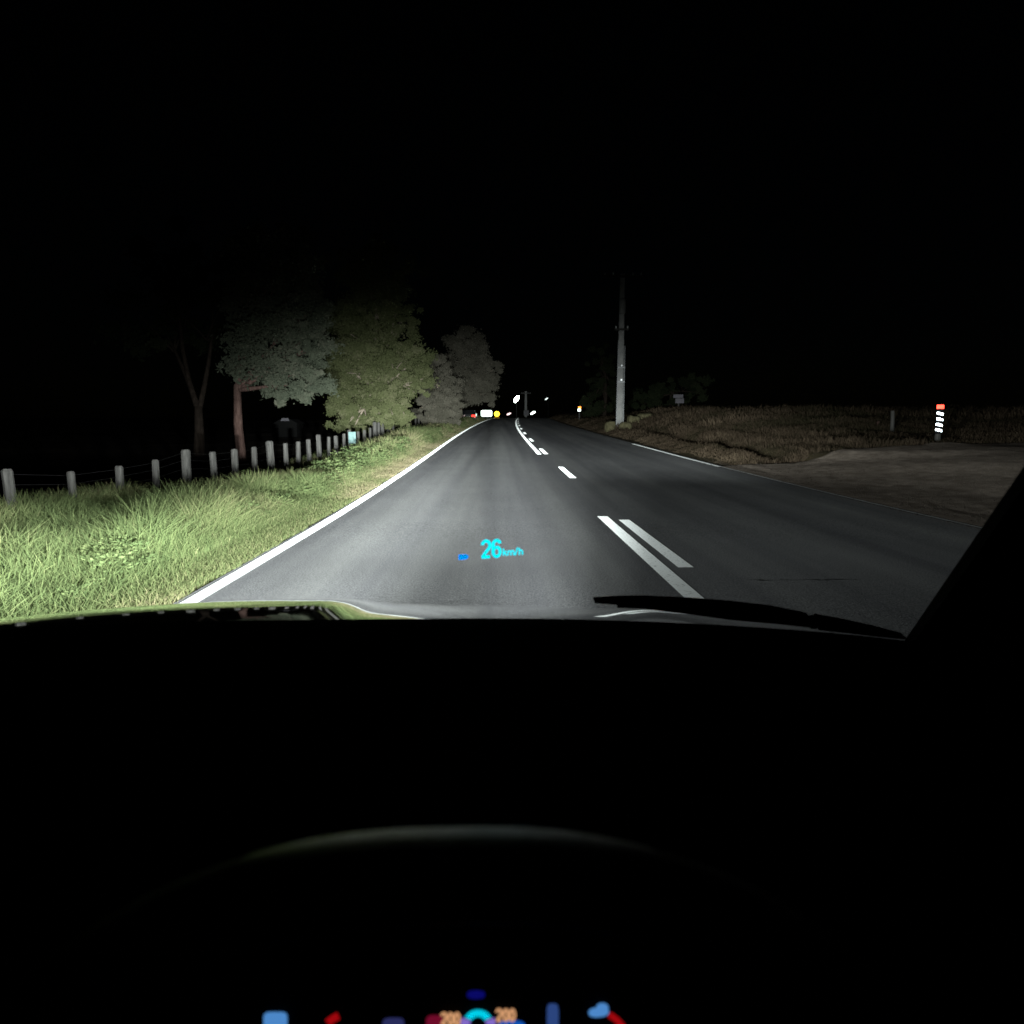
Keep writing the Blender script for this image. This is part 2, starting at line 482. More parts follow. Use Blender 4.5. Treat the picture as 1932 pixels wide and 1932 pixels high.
rr0 = random.Random(8)
row_a, row_b = [], []
for k in range(26):                                    # tar bleeding along a transverse joint
    x_ = 2.05 + k * .036
    t_ = .003 + .02 * rr0.random() ** 2
    y_ = 4.98 + .01 * math.sin(k) + rr0.uniform(-.008, .008)
    row_a.append((x_, y_ - t_, float(roadz(y_)) + .004)); row_b.append((x_, y_ + t_, float(roadz(y_)) + .004))
MB().sheet([row_a, row_b]).build('tar_seam', principled('tar', (.045, .045, .047), .6, spec=.3), road)

# gravel driveway opening to the right
def drive_edges(t):
    """near and far edge of the drive, t from the road (0) to its far end (1)"""
    x = 5.96 + t * 24
    yn = 6.2 + 6.6 * (1 - (1 - min(1, t * 2.6)) ** 2) + t * 2.5
    yf = 16.9 + .8 * math.sin(min(1, t * 3) * 1.5) + t * 3.5
    return x, yn, yf
rows = []
for i in range(41):
    t = (i / 40) ** 1.5
    x, yn, yf = drive_edges(t)
    row = []
    for j in range(25):
        s = j / 24
        y = yn + (yf - yn) * s
        wob = 1.5 * (float(vnoise(np.array([x]), np.array([s]), .7, 4)[0]) - .5) * (max(0, 1 - j / 6) + max(0, 1 - (24 - j) / 4)) * min(1, i / 4)
        y += wob
        row.append((x, y, max(gz(x, y), -1) + .045 - (.06 if j in (0, 24) else 0)))
    rows.append(row)
dv = MB().sheet(rows).build('driveway', M['gravel'])
tag(dv, kind='structure')

def on_drive(X, Y):
    t = np.clip((X - 5.96) / 24, 0, 1)
    yn = 6.2 + 6.6 * (1 - (1 - np.clip(t * 2.6, 0, 1)) ** 2) + t * 2.5
    yf = 16.9 + .8 * np.sin(np.clip(t * 3, 0, 1) * 1.5) + t * 3.5
    m_ = 1.1 * (vnoise(X, Y, .6, 44) - .5)
    return (X > 5.9) & (Y > yn + m_ + .2) & (Y < yf + m_ * .6 - .1)

# ------------------------------------------------------------------ grass
rng = np.random.default_rng(11)
def blades(X, Y, H, W, tint, bend=.45, zoff=-.02):
    n = len(X)
    Z = ground_z(X, Y) + zoff
    a = rng.uniform(0, 2 * math.pi, n)
    face = rng.normal(0, .9, n)                     # blade turned round its own axis
    lx, ly = np.cos(a), np.sin(a)
    wx, wy = np.cos(face) * W, np.sin(face) * W
    k = bend * rng.uniform(.2, 1.2, n)
    base = np.stack([X, Y, Z], -1)
    mid = base + np.stack([lx * H * k * .25, ly * H * k * .25, H * .55], -1)
    tip = base + np.stack([lx * H * k, ly * H * k, H * (1 - .25 * k)], -1)
    sd = np.stack([wx, wy, np.zeros(n)], -1)
    vs = np.stack([base - sd * .5, base + sd * .5, mid + sd * .42, mid - sd * .42, tip], 1).reshape(-1, 3)
    b = np.arange(n)[:, None] * 5
    tr = np.concatenate([b + np.array([0, 1, 2]), b + np.array([0, 2, 3]), b + np.array([3, 2, 4])], 0)
    return vs, tr, np.repeat(tint, 5)

def merge(parts):
    vs, ts, at, b = [], [], [], 0
    for v, t, a in parts:
        vs.append(v); ts.append(t + b); at.append(a); b += len(v)
    return np.concatenate(vs), np.concatenate(ts), np.concatenate(at)

def left_patch(y0, y1, u0, u1, n, scale):
    Y = rng.uniform(y0, y1, n); u = rng.uniform(u0, u1, n)
    edge = vnoise(Y, u * 0, .5, 14) * .16
    keep = (u < -2.29 - edge * .5) & ((u > -4.35) | (rng.random(n) < .22) | (Y < 10.5))
    Y, u = Y[keep], u[keep]
    X = u + off(Y)
    t = LE - .2 - u
    cl = vnoise(X, Y, .55, 21) * .6 + vnoise(X, Y, 1.6, 22) * .4
    tall = ss((t - .3) / .75)
    H = (.07 + .05 * cl + tall * (.10 + .62 * np.clip(cl - .18, 0, 1)) * (1.1 - .40 * ss((Y - 10) / 3) + .75 * ss((Y - 15) / 7)) * (1 - .35 * ss((t - 1.6) / .6)) * (1 - .7 * ss((t - 2.0) / .5) * ss((Y - 9) / 3))) * rng.uniform(.55, 1.2, len(X))
    dry = ss((vnoise(X, Y, 1.1, 23) * .6 + vnoise(X, Y, 3.3, 24) * .4 - .38) / .3)
    tint = np.clip(.22 + .16 * ss((Y - 10) / 6) + .26 * (1 - ss((t - .1) / .6)) + .5 * dry * rng.uniform(.3, 1, len(X)) + rng.normal(0, .13, len(X)), 0, 1)  # distance term lightens far blades in place of more beam light
    return blades(X, Y, H, scale * rng.uniform(.6, 1.5, len(X)), tint, .7)

parts = [left_patch(1.5, 9, -6.2, -2.3, 95000, .009), left_patch(9, 18, -6.2, -2.3, 80000, .013),
         left_patch(18, 34, -6.6, -2.3, 52000, .022), left_patch(34, 85, -7, -2.3, 52000, .045)]
v, t, a = merge(parts)
go = fast_mesh('verge_grass', v, t, M['grass'], attr=a)
tag(go, 'long green and straw coloured grass on the left roadside verge', 'grass', kind='stuff')

def weed(n_leaf, X, Y, h, spread, tone):
    """a broad-leaved roadside weed: leaves up a few stems"""
    az = rng.uniform(0, 2 * math.pi, n_leaf); hh = rng.uniform(.08, 1, n_leaf) * h
    r = spread * rng.uniform(.1, 1, n_leaf) * (1.1 - .5 * hh / h)
    c = np.stack([X + r * np.cos(az), Y + r * np.sin(az), gz(X, Y) + hh], -1)
    L = rng.uniform(.010, .022, n_leaf) * (1 + .5 * h) * (.8 + Y * .045)
    d = np.stack([np.cos(az), np.sin(az), rng.uniform(-.2, .9, n_leaf)], -1); d /= np.linalg.norm(d, axis=1)[:, None]
    s = np.cross(d, rng.normal(0, 1, (n_leaf, 3))); s /= np.linalg.norm(s, axis=1)[:, None]
    vs = np.stack([c - d * L[:, None], c + s * L[:, None] * .42, c + d * L[:, None], c - s * L[:, None] * .42], 1).reshape(-1, 3)
    b = np.arange(n_leaf)[:, None] * 4
    tr = np.concatenate([b + np.array([0, 1, 2]), b + np.array([0, 2, 3])], 0)
    return vs, tr, np.repeat(np.clip(tone + rng.normal(0, .12, n_leaf), 0, 1), 4)
ws = []
for k in range(300):
    Y = 3 + 32 * rng.random() ** .75
    u = rng.uniform(-4.3, -3.0)
    ws.append(weed(int(rng.integers(70, 170)), float(u + off(Y)), Y, rng.uniform(.18, .5) * (.7 + .5 * float(ss((Y - 9) / 8))), rng.uniform(.15, .4), rng.choice([0, .1, .2, .3])))
v, t, a = merge(ws)
wo = fast_mesh('roadside_weed_growth', v, t, M['grass'], attr=a)
tag(wo, 'broad leaved weeds growing through the left verge grass', 'weeds', kind='stuff')

def right_patch(y0, y1, u0, u1, n, scale, hh):
    Y = rng.uniform(y0, y1, n); u = u0 + (u1 - u0) * rng.random(n) ** 1.5
    X = u + off(Y)
    k = ~on_drive(X, Y) & (u > 6.2 + .4 * vnoise(Y, u * 0, .6, 31))
    X, Y, u = X[k], Y[k], u[k]
    cl = vnoise(X, Y, .7, 32) * .6 + vnoise(X, Y, 2.2, 33) * .4
    t = u - 6.2
    H = (.05 + hh * np.clip(cl - .2, 0, 1) * ss(t / 1.5)) * rng.uniform(.5, 1.3, len(X))
    tint = np.clip(.25 + .6 * cl - .55 * vnoise(X, Y, 2.6, 34) + .35 * (1 - ss(t / 1.4)) + rng.normal(0, .13, len(X)), 0, 1)
    return blades(X, Y, H, scale * rng.uniform(.6, 1.5, len(X)), tint, .8)
parts = [right_patch(3, 16, 6.1, 16, 42000, .013, .25), right_patch(16, 30, 6.1, 24, 46000, .022, .45), right_patch(28, 60, 6.1, 40, 46000, .04, .6), right_patch(60, 110, 6.1, 26, 14000, .08, .6)]
v, t, a = merge(parts)
go = fast_mesh('bank_grass', v, t, M['dry_grass'], attr=a)
tag(go, 'dry brownish grass on the dim right hand bank', 'grass', kind='stuff')

# loose stones on the drive and spilled along the right road edge
n = 5200
Xs = 5.8 + 11 * rng.random(n) ** 2.2; Ys = rng.uniform(6, 19, n)
k = on_drive(Xs, Ys) | (Xs < 6.4)
Xs, Ys = Xs[k], Ys[k]
r_ = rng.uniform(.006, .018, len(Xs)) * np.where(Xs < 6.1, .6, 1.0)
Zs = np.where(Xs < 6.04, roadz(Ys) + .004, np.maximum(ground_z(Xs, Ys) + .046, roadz(Ys) - .02))
c_ = np.stack([Xs, Ys, Zs + r_ * .3], -1)
dirs = np.array([(1, 0, 0), (0, 1, 0), (-1, 0, 0), (0, -1, 0), (0, 0, .4), (0, 0, -.4)], float)
vs = (c_[:, None, :] + dirs[None] * r_[:, None, None] * rng.uniform(.6, 1.4, (len(Xs), 6, 1))).reshape(-1, 3)
b = np.arange(len(Xs))[:, None] * 6
tr = np.concatenate([b + np.array(f) for f in ((0, 1, 4), (1, 2, 4), (2, 3, 4), (3, 0, 4), (1, 0, 5), (2, 1, 5), (3, 2, 5), (0, 3, 5))], 0)
go = fast_mesh('loose_gravel', vs, tr, principled('dusty_stones', (.05, .042, .036), .95, spec=.1, noise=(9, (.10, .085, .072), .3, .7)))
tag(go, 'loose stones scattered over the driveway mouth and road edge', 'gravel', kind='stuff')

# ------------------------------------------------------------------ fence on the left
FX = -5.5
def post_mesh(seed):
    rr = random.Random(seed)
    m = MB()
    n = 9
    prof = []
    for h, r in ((-.35, .075), (0, .075), (.4, .073), (.8, .071), (.965, .070), (1.0, .052)):
        ring = []
        for k in range(n):
            q = 2 * math.pi * k / n
            rad = r * (1 + .10 * math.sin(q * 2 + seed) + rr.uniform(-.04, .04))
            ring.append((rad * math.cos(q), rad * math.sin(q), h + (rr.uniform(-.006, .006) if h > .9 else 0)))
        prof.append(ring)
    vs = [p for r_ in prof for p in r_]
    fs = []
    for i in range(len(prof) - 1):
        for k in range(n):
            fs.append((i * n + k, i * n + (k + 1) % n, (i + 1) * n + (k + 1) % n, (i + 1) * n + k))
    fs.append(tuple((len(prof) - 1) * n + k for k in range(n)))
    me = bpy.data.meshes.new('post')
    me.from_pydata(vs, [], fs); me.materials.append(M['wood']); me.update()
    return me
PM = [post_mesh(s) for s in (1, 2, 3, 4)]
def fence(name, label, spots, wires):
    x0, y0, _, _ = spots[0]
    f = empty(name, (x0, y0, gz(x0, y0)), label, 'fence')
    rr = random.Random(5)
    for i, (x, y, top, wd) in enumerate(spots):
        o = bpy.data.objects.new('post', PM[i % 4])
        z = gz(x, y) - .03
        o.location = Vector((x, y, z)) - f.location
        o.scale = (wd * .86, wd * .86, max(.3, top - z))
        o.rotation_euler = (R(rr.uniform(-1.5, 1.5)), R(rr.uniform(-2, 2)), rr.uniform(0, 6))
        col.objects.link(o); o.parent = f
    for k in wires:
        m = MB()
        pts = [(x, y - .07, gz(x, y) + k * (top - gz(x, y))) for x, y, top, wd in spots]
        m.tube(pts, .0012, n=5)
        m.build('wire', M['wire'], f)
    return f
tops = [(15, 884, 1.0), (135, 889, .85), (222, 879, .95), (290, 867, .9), (348, 848, 1.15), (402, 852, 1.0), (442, 847, 1.0), (478, 843, 1.0), (510, 832, 1.3),
        (538, 836, 1.0), (561, 833, 1.0), (582, 829, 1.0), (601, 820, 1.3), (619, 824, 1.0), (634, 822, 1.0), (648, 818, 1.0), (660, 811, 1.2),
        (676, 814, 1.0), (687, 811, 1.0), (697, 807, 1.0), (706, 796, 1.35), (714, 797, 1.0), (722, 791, 1.25), (732, 793, 1.0), (741, 791, 1.0)]
spots = []
for px, py, wd in tops:
    d = P(px, py, 1.0)
    Y = FX / d.x
    p = P(px, py, Y)
    spots.append((p.x, p.y, p.z, wd))
fence('post_and_wire_fence', 'weathered grey post and wire fence running along the grassy left verge', spots, (.35, .55, .75, .92))
spots = []
for px, py in ((784, 781), (790, 784), (796, 783), (801, 782), (807, 777), (814, 780)):
    p = P(px, py, 44 + (px - 784) * .16)
    spots.append((p.x, p.y, p.z, 1.2))
fence('pale_fence', 'short far run of pale posts at the foot of the rounded trees', spots, (.5, .85))

# ------------------------------------------------------------------ trees
def limb(m, a, b, r0, r1, rr, n=7, bow=.12):
    a, b = np.array(a, float), np.array(b, float)
    L = np.linalg.norm(b - a)
    mid = (a + b) / 2 + np.array([rr.uniform(-1, 1), rr.uniform(-1, 1), rr.uniform(-.2, 1)]) * L * bow
    pts = [(1 - s) ** 2 * a + 2 * s * (1 - s) * mid + s * s * b for s in np.linspace(0, 1, 6)]
    m.tube(pts, list(np.linspace(r0, r1, 6)), n=n)
    return pts

def tree(name, label, base, trunk, blobs, nleaf, leaf, mat, bark, seed, lean=(0, 0), limbs=True, group=None):
    """trunk = (height, radius); blobs = crown lobes (centre, radii) in world metres"""
    rr = random.Random(seed); rg = np.random.default_rng(seed)
    bx, by = base; bz = gz(bx, by) - .1
    T = empty(name, (bx, by, bz), label, 'tree', group)
    h, r = trunk
    m = MB()
    top = np.array((bx + lean[0], by + lean[1], bz + h))
    k = [np.array((bx, by, bz - .2)), np.array((bx + lean[0] * .1, by + lean[1] * .1, bz + .15)), np.array((bx + lean[0] * .45 + rr.uniform(-.1, .1), by + lean[1] * .4, bz + h * .5)), top]
    m.tube(k, [r * 1.45, r * 1.08, r * .9, r * .7], n=10)
    m.build('trunk', bark, T, True)
    if limbs:
        for (c, q) in blobs:
            m = MB()
            limb(m, top - np.array((0, 0, .2)), np.array(c) + np.array((0, 0, -.1 * q[2])), r * .55, r * .12, rr)
            for _ in range(3):
                e = np.array(c) + np.array([rr.uniform(-.6, .6) * q[i] for i in range(3)])
                limb(m, np.array(c) * .6 + top * .4, e, r * .22, r * .05, rr, n=5)
            m.build('limb', bark, T, True)
    vol = np.array([q[0] * q[1] * q[2] for _, q in blobs]) ** (2 / 3)
    vs, tint = [], []
    for (c, q), share in zip(blobs, vol / vol.sum()):
        n = int(nleaf * share)
        ncl = max(14, n // 170)
        d = rg.normal(0, 1, (ncl, 3)); d /= np.linalg.norm(d, axis=1)[:, None]
        rad = rg.uniform(.30, 1.0, ncl) ** .55
        wob = 1 + .24 * np.sin(d[:, 0] * 5 + seed) * np.cos(d[:, 2] * 6 + seed * 2)
        cc = np.array(c) + d * (rad * wob)[:, None] * np.array(q)
        which = rg.integers(0, ncl, n)
        cs = rg.uniform(.08, .22, ncl) * float(np.mean(q))
        pos = cc[which] + rg.normal(0, 1, (n, 3)) * cs[which][:, None] * np.array([1, 1, .75]) * .62
        L = leaf * rg.uniform(.5, 1.4, n)
        a = rg.normal(0, 1, (n, 3)); a[:, 2] -= .5; a /= np.linalg.norm(a, axis=1)[:, None]
        b = np.cross(a, rg.normal(0, 1, (n, 3))); b /= np.linalg.norm(b, axis=1)[:, None]
        vs.append(np.stack([pos - a * L[:, None], pos + b * L[:, None] * .5, pos + a * L[:, None], pos - b * L[:, None] * .5], 1).reshape(-1, 3))
        ct = rg.uniform(.15, .75, ncl)
        tint.append(np.repeat(np.clip(ct[which] + rg.normal(0, .14, n), 0, 1), 4))
    vs = np.concatenate(vs); tint = np.concatenate(tint)
    keep = vs.reshape(-1, 4, 3)[:, :, 2].min(1) > bz + .1
    vs = vs.reshape(-1, 4, 3)[keep].reshape(-1, 3); tint = tint.reshape(-1, 4)[keep].ravel()
    qd = np.arange(len(vs)).reshape(-1, 4)
    fast_mesh('crown', vs, qd, mat, T, tint)
    return T

def ctr(px, py, Y): return tuple(P(px, py, Y))
tree('grey_green_tree', 'tall grey green tree with a bare reddish trunk behind the fence', tuple(P(455, 850, 23))[:2], (2.9, .17),
     [(ctr(518, 655, 23), (1.65, 1.6, 1.6)), (ctr(560, 720, 22.5), (1.15, 1.2, .9)), (ctr(560, 600, 23.5), (1.2, 1.4, 1.2)), (ctr(480, 560, 24), (1.2, 1.3, 1.1)), (ctr(520, 500, 24), (1.7, 2, 1.5)), (ctr(575, 655, 22.6), (.7, .9, .9))],
     60000, .068, M['leaf_a'], M['bark'], 3)
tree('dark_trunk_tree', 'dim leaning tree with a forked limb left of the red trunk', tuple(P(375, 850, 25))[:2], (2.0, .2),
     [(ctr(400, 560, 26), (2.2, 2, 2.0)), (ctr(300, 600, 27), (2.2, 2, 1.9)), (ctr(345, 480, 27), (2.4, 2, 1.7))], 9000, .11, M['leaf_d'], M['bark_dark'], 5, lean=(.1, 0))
tree('olive_bushy_tree', 'big olive green bushy tree, brightest of the crowns, leaning over the fence', tuple(P(715, 800, 33))[:2], (3.0, .2),
     [(ctr(705, 700, 33), (2.3, 2.2, 1.9)), (ctr(765, 690, 32.4), (1.45, 1.6, 1.35)), (ctr(742, 758, 32), (1.15, 1.3, .9)), (ctr(680, 770, 32.6), (1.6, 1.5, .9)), (ctr(690, 610, 33.5), (2.0, 2.0, 1.7)), (ctr(757, 600, 34), (1.1, 1.4, 1.0)), (ctr(645, 680, 33.4), (.9, 1.3, 1.7)), (ctr(715, 520, 34), (2.1, 2, 1.6)), (ctr(787, 727, 31.8), (.55, .6, .6)), (ctr(728, 788, 31.6), (1.25, 1.2, .6)), (ctr(772, 790, 31.8), (.4, .5, .35)), (ctr(670, 800, 32), (1.2, 1.0, .5))],
     125000, .068, M['leaf_b'], M['bark_pale'], 7)
tree('round_grey_tree', 'small rounded grey brown tree between the olive tree and the far one', tuple(P(835, 797, 46))[:2], (2.2, .18),
     [(ctr(828, 735, 46), (1.7, 1.8, 1.6)), (ctr(845, 762, 45.5), (1.15, 1.3, .95)), (ctr(808, 770, 45.5), (1.0, 1.1, .8)), (ctr(822, 695, 46.5), (1.1, 1.3, 1.1)), (ctr(842, 785, 45), (1.2, 1.2, .65)), (ctr(812, 788, 45), (1.2, 1.1, .6))],
     44000, .08, M['leaf_c'], M['bark_pale'], 9)
tree('far_roadside_tree', 'farthest left tree, brown and rounded, overhanging the road by the bright sign', tuple(P(868, 797, 63))[:2], (3.2, .26),
     [(ctr(875, 700, 63), (2.9, 2.8, 2.9)), (ctr(905, 735, 62), (1.9, 2, 1.6)), (ctr(858, 745, 62), (2.0, 2, 1.5)), (ctr(925, 700, 64), (1.1, 1.5, 1.6)), (ctr(880, 650, 64), (2.1, 2.2, 1.6)), (ctr(852, 768, 61.5), (1.5, 1.4, 1.0))],
     56000, .105, M['leaf_c'], M['bark_pale'], 12)
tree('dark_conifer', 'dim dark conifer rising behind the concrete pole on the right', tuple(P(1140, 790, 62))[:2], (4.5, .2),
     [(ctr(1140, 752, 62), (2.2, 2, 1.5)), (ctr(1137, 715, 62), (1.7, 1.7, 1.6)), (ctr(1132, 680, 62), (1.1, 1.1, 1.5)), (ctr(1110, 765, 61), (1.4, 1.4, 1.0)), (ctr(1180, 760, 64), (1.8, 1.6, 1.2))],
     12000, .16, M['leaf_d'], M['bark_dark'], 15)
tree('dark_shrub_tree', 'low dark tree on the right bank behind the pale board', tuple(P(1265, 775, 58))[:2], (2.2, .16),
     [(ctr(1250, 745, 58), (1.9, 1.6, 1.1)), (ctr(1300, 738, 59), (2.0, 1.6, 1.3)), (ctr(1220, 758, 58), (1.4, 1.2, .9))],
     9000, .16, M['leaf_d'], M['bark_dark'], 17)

# ------------------------------------------------------------------ utility poles
def utility_pole(name, label, x, y, top, wb, wt, arms, detail=True):
    z0 = gz(x, y) - .1
    T = empty(name, (x, y, z0), label, 'pole')
    H = top - z0
    def wid(h): return wb + (wt - wb) * h / H
    m = MB()                                           # H-section shaft: two flanges and a recessed web
    for s in (-1, 1):
        vs = []
        for h in (-.3, H):
            a = wid(h) / 2; b = a * .62; f = a * .30
            xs = (s * a, s * (a - f))
            vs += [(x + xs[0], y - b, z0 + h), (x + xs[1], y - b, z0 + h), (x + xs[1], y + b, z0 + h), (x + xs[0], y + b, z0 + h)]
        m.add(vs, [(0, 1, 2, 3), (4, 5, 6, 7), (0, 1, 5, 4), (1, 2, 6, 5), (2, 3, 7, 6), (3, 0, 4, 7)])
    vs = []
    for h in (-.3, H - .02):
        a = wid(h) / 2 * .71; b = wid(h) / 2 * .3
        vs += [(x - a, y - b, z0 + h), (x + a, y - b, z0 + h), (x + a, y + b, z0 + h), (x - a, y + b, z0 + h)]
    m.add(vs, [(0, 1, 2, 3), (4, 5, 6, 7), (0, 1, 5, 4), (1, 2, 6, 5), (2, 3, 7, 6), (3, 0, 4, 7)])
    m.build('shaft', M['concrete'], T)
    for h, L, th in arms:
        m = MB().box((x, y - .16, z0 + h), (L, .1, th))
        a = m.build('crossarm', M['wood'] if detail else M['dark'], T)
        for s in ((-.46, -.25, .25, .46) if L > 1.5 else (-.42, .42)):
            q = MB().lathe((x + s * L, y - .16, z0 + h + th / 2), [(.03, 0), (.05, .04), (.03, .07), (.06, .1), (.03, .15)], n=8)
            q.build('insulator', M['white'] if detail else M['dark'], a)
    return T, z0
pp = P(1168, 803, 40)
top = P(1168, 516, 40).z
T, z0 = utility_pole('utility_pole', 'tall concrete utility pole with crossarms standing on the right bank', pp.x, pp.y, top, .42, .25,
                     [(P(1168, 519, 40).z - gz(pp.x, pp.y), 2.4, .12), (P(1168, 619, 40).z - gz(pp.x, pp.y), .85, .12)])
zt = P(1168, 580, 40).z
MB().lathe((pp.x - .02, pp.y - .36, zt - .45), [(.05, 0), (.17, .03), (.19, .1), (.19, .8), (.15, .86), (.05, .95)], n=12).build('fuse_unit', M['concrete'], T, True)
for py in (694, 721):
    z = P(1168, py, 40).z
    b = MB().box((pp.x, pp.y - .30, z), (.44, .06, .10)).build('steel_band', M['steel'], T)
    MB().lathe((pp.x + .02, pp.y - .35, z + .12), [(.01, 0), (.055, .02), (.055, .05), (.01, .06)], n=10, axis=1).build('reflector', M['glass_eye'], b)
for py, dx in ((640, -.21), (650, .2)):
    MB().tube([(pp.x + dx, pp.y - .24, P(0, py, 40).z), (pp.x + dx * 1.05, pp.y - .25, z0 + .3)], .028, n=6).build('cable_conduit', M['steel'], T)
p2 = P(992, 792, 140)
utility_pole('far_utility_pole', 'faint far utility pole right of the bright street lamp', p2.x, p2.y, P(992, 738, 140).z, .55, .4, [(P(992, 741, 140).z - gz(p2.x, p2.y), 2.2, .2)], False)

def rock(name, label, c, q, seed, mat):
    rr = np.random.default_rng(seed)
    n, k = 10, 7
    vs, fs = [], []
    for i in range(k):
        th = math.pi * i / (k - 1)
        for j in range(n):
            ph = 2 * math.pi * j / n
            d = np.array((math.sin(th) * math.cos(ph), math.sin(th) * math.sin(ph), math.cos(th)))
            f = 1 + .16 * math.sin(3 * d[0] + seed) + .13 * math.sin(4 * d[1] + seed * 2.1) + .05 * rr.uniform(-1, 1) * (0 < i < k - 1)
            d = np.sign(d) * np.abs(d) ** .5
            vs.append(np.array(c) + d * f * np.array(q))
    for i in range(k - 1):
        for j in range(n):
            fs.append((i * n + j, i * n + (j + 1) % n, (i + 1) * n + (j + 1) % n, (i + 1) * n + j))
    o = link_mesh(name, vs, fs, mat, None, False, base=(c[0], c[1], c[2] - q[2] * .6))
    return tag(o, label, 'rock', 'rocks round the foot of the pole')
for px, Y, q, s, lb in ((1151, 39.2, (.34, .3, .36), 1, 'pale squarish rock against the left side of the pole foot'),
                        (1180, 38.6, (.42, .3, .26), 2, 'low wide rock in front of the pole foot'),
                        (1196, 40.4, (.36, .3, .34), 4, 'upright rock just right of the pole foot'),
                        (1216, 41.5, (.5, .34, .3), 6, 'flat brown rock farthest right of the pole')):
    p = P(px, 800, Y)
    rock('rock', lb, (p.x, p.y, gz(p.x, p.y) + q[2] * .45), q, s, M['stone'])

# ------------------------------------------------------------------ marker posts, boards and signs on the right
b = P(1768, 837, 20); t = P(1768, 764, 20)
x, y, z0 = b.x, b.y, gz(b.x, b.y)
T = empty('marker_post', (x, y, z0), 'round marker post with a red top and four white reflective bands by the driveway', 'post')
hz = t.z - z0
MB().lathe((x, y, z0), [(.085, -.2), (.085, .1), (.085, hz - .16)], n=16).build('shaft', M['wood'], T, True)
m = MB().lathe((x, y, z0), [(.092, hz - .17), (.092, hz - .03), (.08, hz), (.03, hz + .012)], n=16); o = m.build('red_cap', M['dark'], T, True)
MB().lathe((x, y, z0), [(.0965, hz - .12), (.0985, hz - .02), (.085, hz + .006)], n=16).build('red_band', M['sheet_red'], o, True)
for py in (781, 791.5, 802, 812):
    z = P(1768, py, 20).z
    q = MB()
    n = 16
    vs, fs = [], []
    for k in range(n + 1):                              # band wrapped round the post, tilted
        a = math.pi + math.pi * k / n
        tz = -.026 * math.cos(a)
        for hh in (-.034, .034):
            vs.append((x + .0955 * math.cos(a), y + .0955 * math.sin(a), z + hh + tz))
    for k in range(n): fs.append((2 * k, 2 * k + 2, 2 * k + 3, 2 * k + 1))
    q.add(vs, fs).build('white_band', M['sheet_white'], T, True)
m = MB().lathe((x, y, z0), [(.089, hz - .92), (.089, hz - .18)], n=16).build('dark_sleeve', M['dark'], T, True)

b = P(1682, 829, 25); x, y = b.x, b.y; z0 = gz(x, y); zt = P(1681, 775, 25).z
o = MB().tube([(x, y, z0 - .2), (x - .02, y, (z0 + zt) / 2), (x - .05, y, zt)], [.075, .07, .065], n=8).build('wooden_post', M['wood'], base=(x, y, z0))
tag(o, 'lone thin grey wooden post left of the banded marker post', 'post')
b = P(1655, 822, 27); x, y = b.x, b.y; z0 = gz(x, y); zt = P(1655, 795, 27).z
o = MB().tube([(x, y, z0 - .2), (x, y, zt)], [.06, .055], n=7).build('wooden_stake', M['bark'], base=(x, y, z0))
tag(o, 'short dark stake barely visible beside the lone grey post', 'post')

b = P(1280, 775, 46); x, y = b.x, b.y; z0 = gz(x, y)
T = empty('notice_board', (x, y, z0), 'dim pale board on a post in the dark beyond the pole', 'sign')
zc = P(1280, 752, 46).z
MB().box((x, y + .04, (z0 + zc) / 2), (.09, .06, zc - z0 + .3)).build('post', M['wood'], T)
MB().box((x - .05, y, P(0, 746, 46).z), (.72, .03, .24)).build('upper_panel', M['pale'], T)
MB().box((x + .06, y, P(0, 755, 46).z), (.62, .03, .34)).build('lower_panel', M['pale'], T)

b = P(1093, 782, 62); x, y = b.x, b.y; z0 = gz(x, y)
T = empty('reflector_post', (x, y, z0), 'slim white post with orange and white reflectors far along the right bank', 'post')
zt = P(1093, 766, 62).z
MB().box((x, y, (z0 + zt) / 2), (.1, .05, zt - z0)).build('shaft', M['dark'], T)
MB().box((x + .02, y - .04, P(0, 768.5, 62).z), (.26, .02, .22)).build('orange_reflector', M['sheet_orange'], T)
MB().box((x - .02, y - .04, P(0, 773, 62).z), (.28, .02, .22)).build('white_reflector', M['sheet_small'], T)

# board and shed on the left
b = P(666, 826, 24.0)
T = empty('fence_board', (b.x, b.y - .12, gz(b.x, b.y)), 'pale cyan rectangular board fixed among the fence posts', 'sign')
MB().box((b.x, b.y - .12, b.z), (.27, .02, .44)).build('panel', M['cyan'], T)
MB().box((b.x, b.y - .09, (b.z + gz(b.x, b.y)) / 2), (.06, .035, b.z - gz(b.x, b.y) + .3)).build('stake', M['wood'], T)
b = P(547, 822, 37); x, y = b.x, b.y; z0 = gz(x, y); zt = P(547, 791, 37).z
T = empty('garden_shed', (x, y, z0), 'small dark shed with a pale roof ridge under the trees', 'shed')
MB().box((x, y, (z0 + zt - .25) / 2), (1.2, 1.2, zt - .25 - z0)).build('wall', M['near_black'], T)
m = MB(); e = zt - .25
m.add([(x - .7, y - .7, e), (x + .7, y - .7, e), (x + .7, y + .7, e), (x - .7, y + .7, e), (x - .28, y - .7, zt), (x + .28, y - .7, zt), (x + .28, y + .7, zt), (x - .28, y + .7, zt)],
      [(3, 2, 1, 0), (4, 5, 6, 7), (0, 1, 5, 4), (1, 2, 6, 5), (2, 3, 7, 6), (3, 0, 4, 7)])
r_ = m.build('roof', M['near_black'], T)
MB().box((x, y - .72, zt - .02), (.5, .03, .16), taper=.7).build('gable_board', M['pale'], r_)

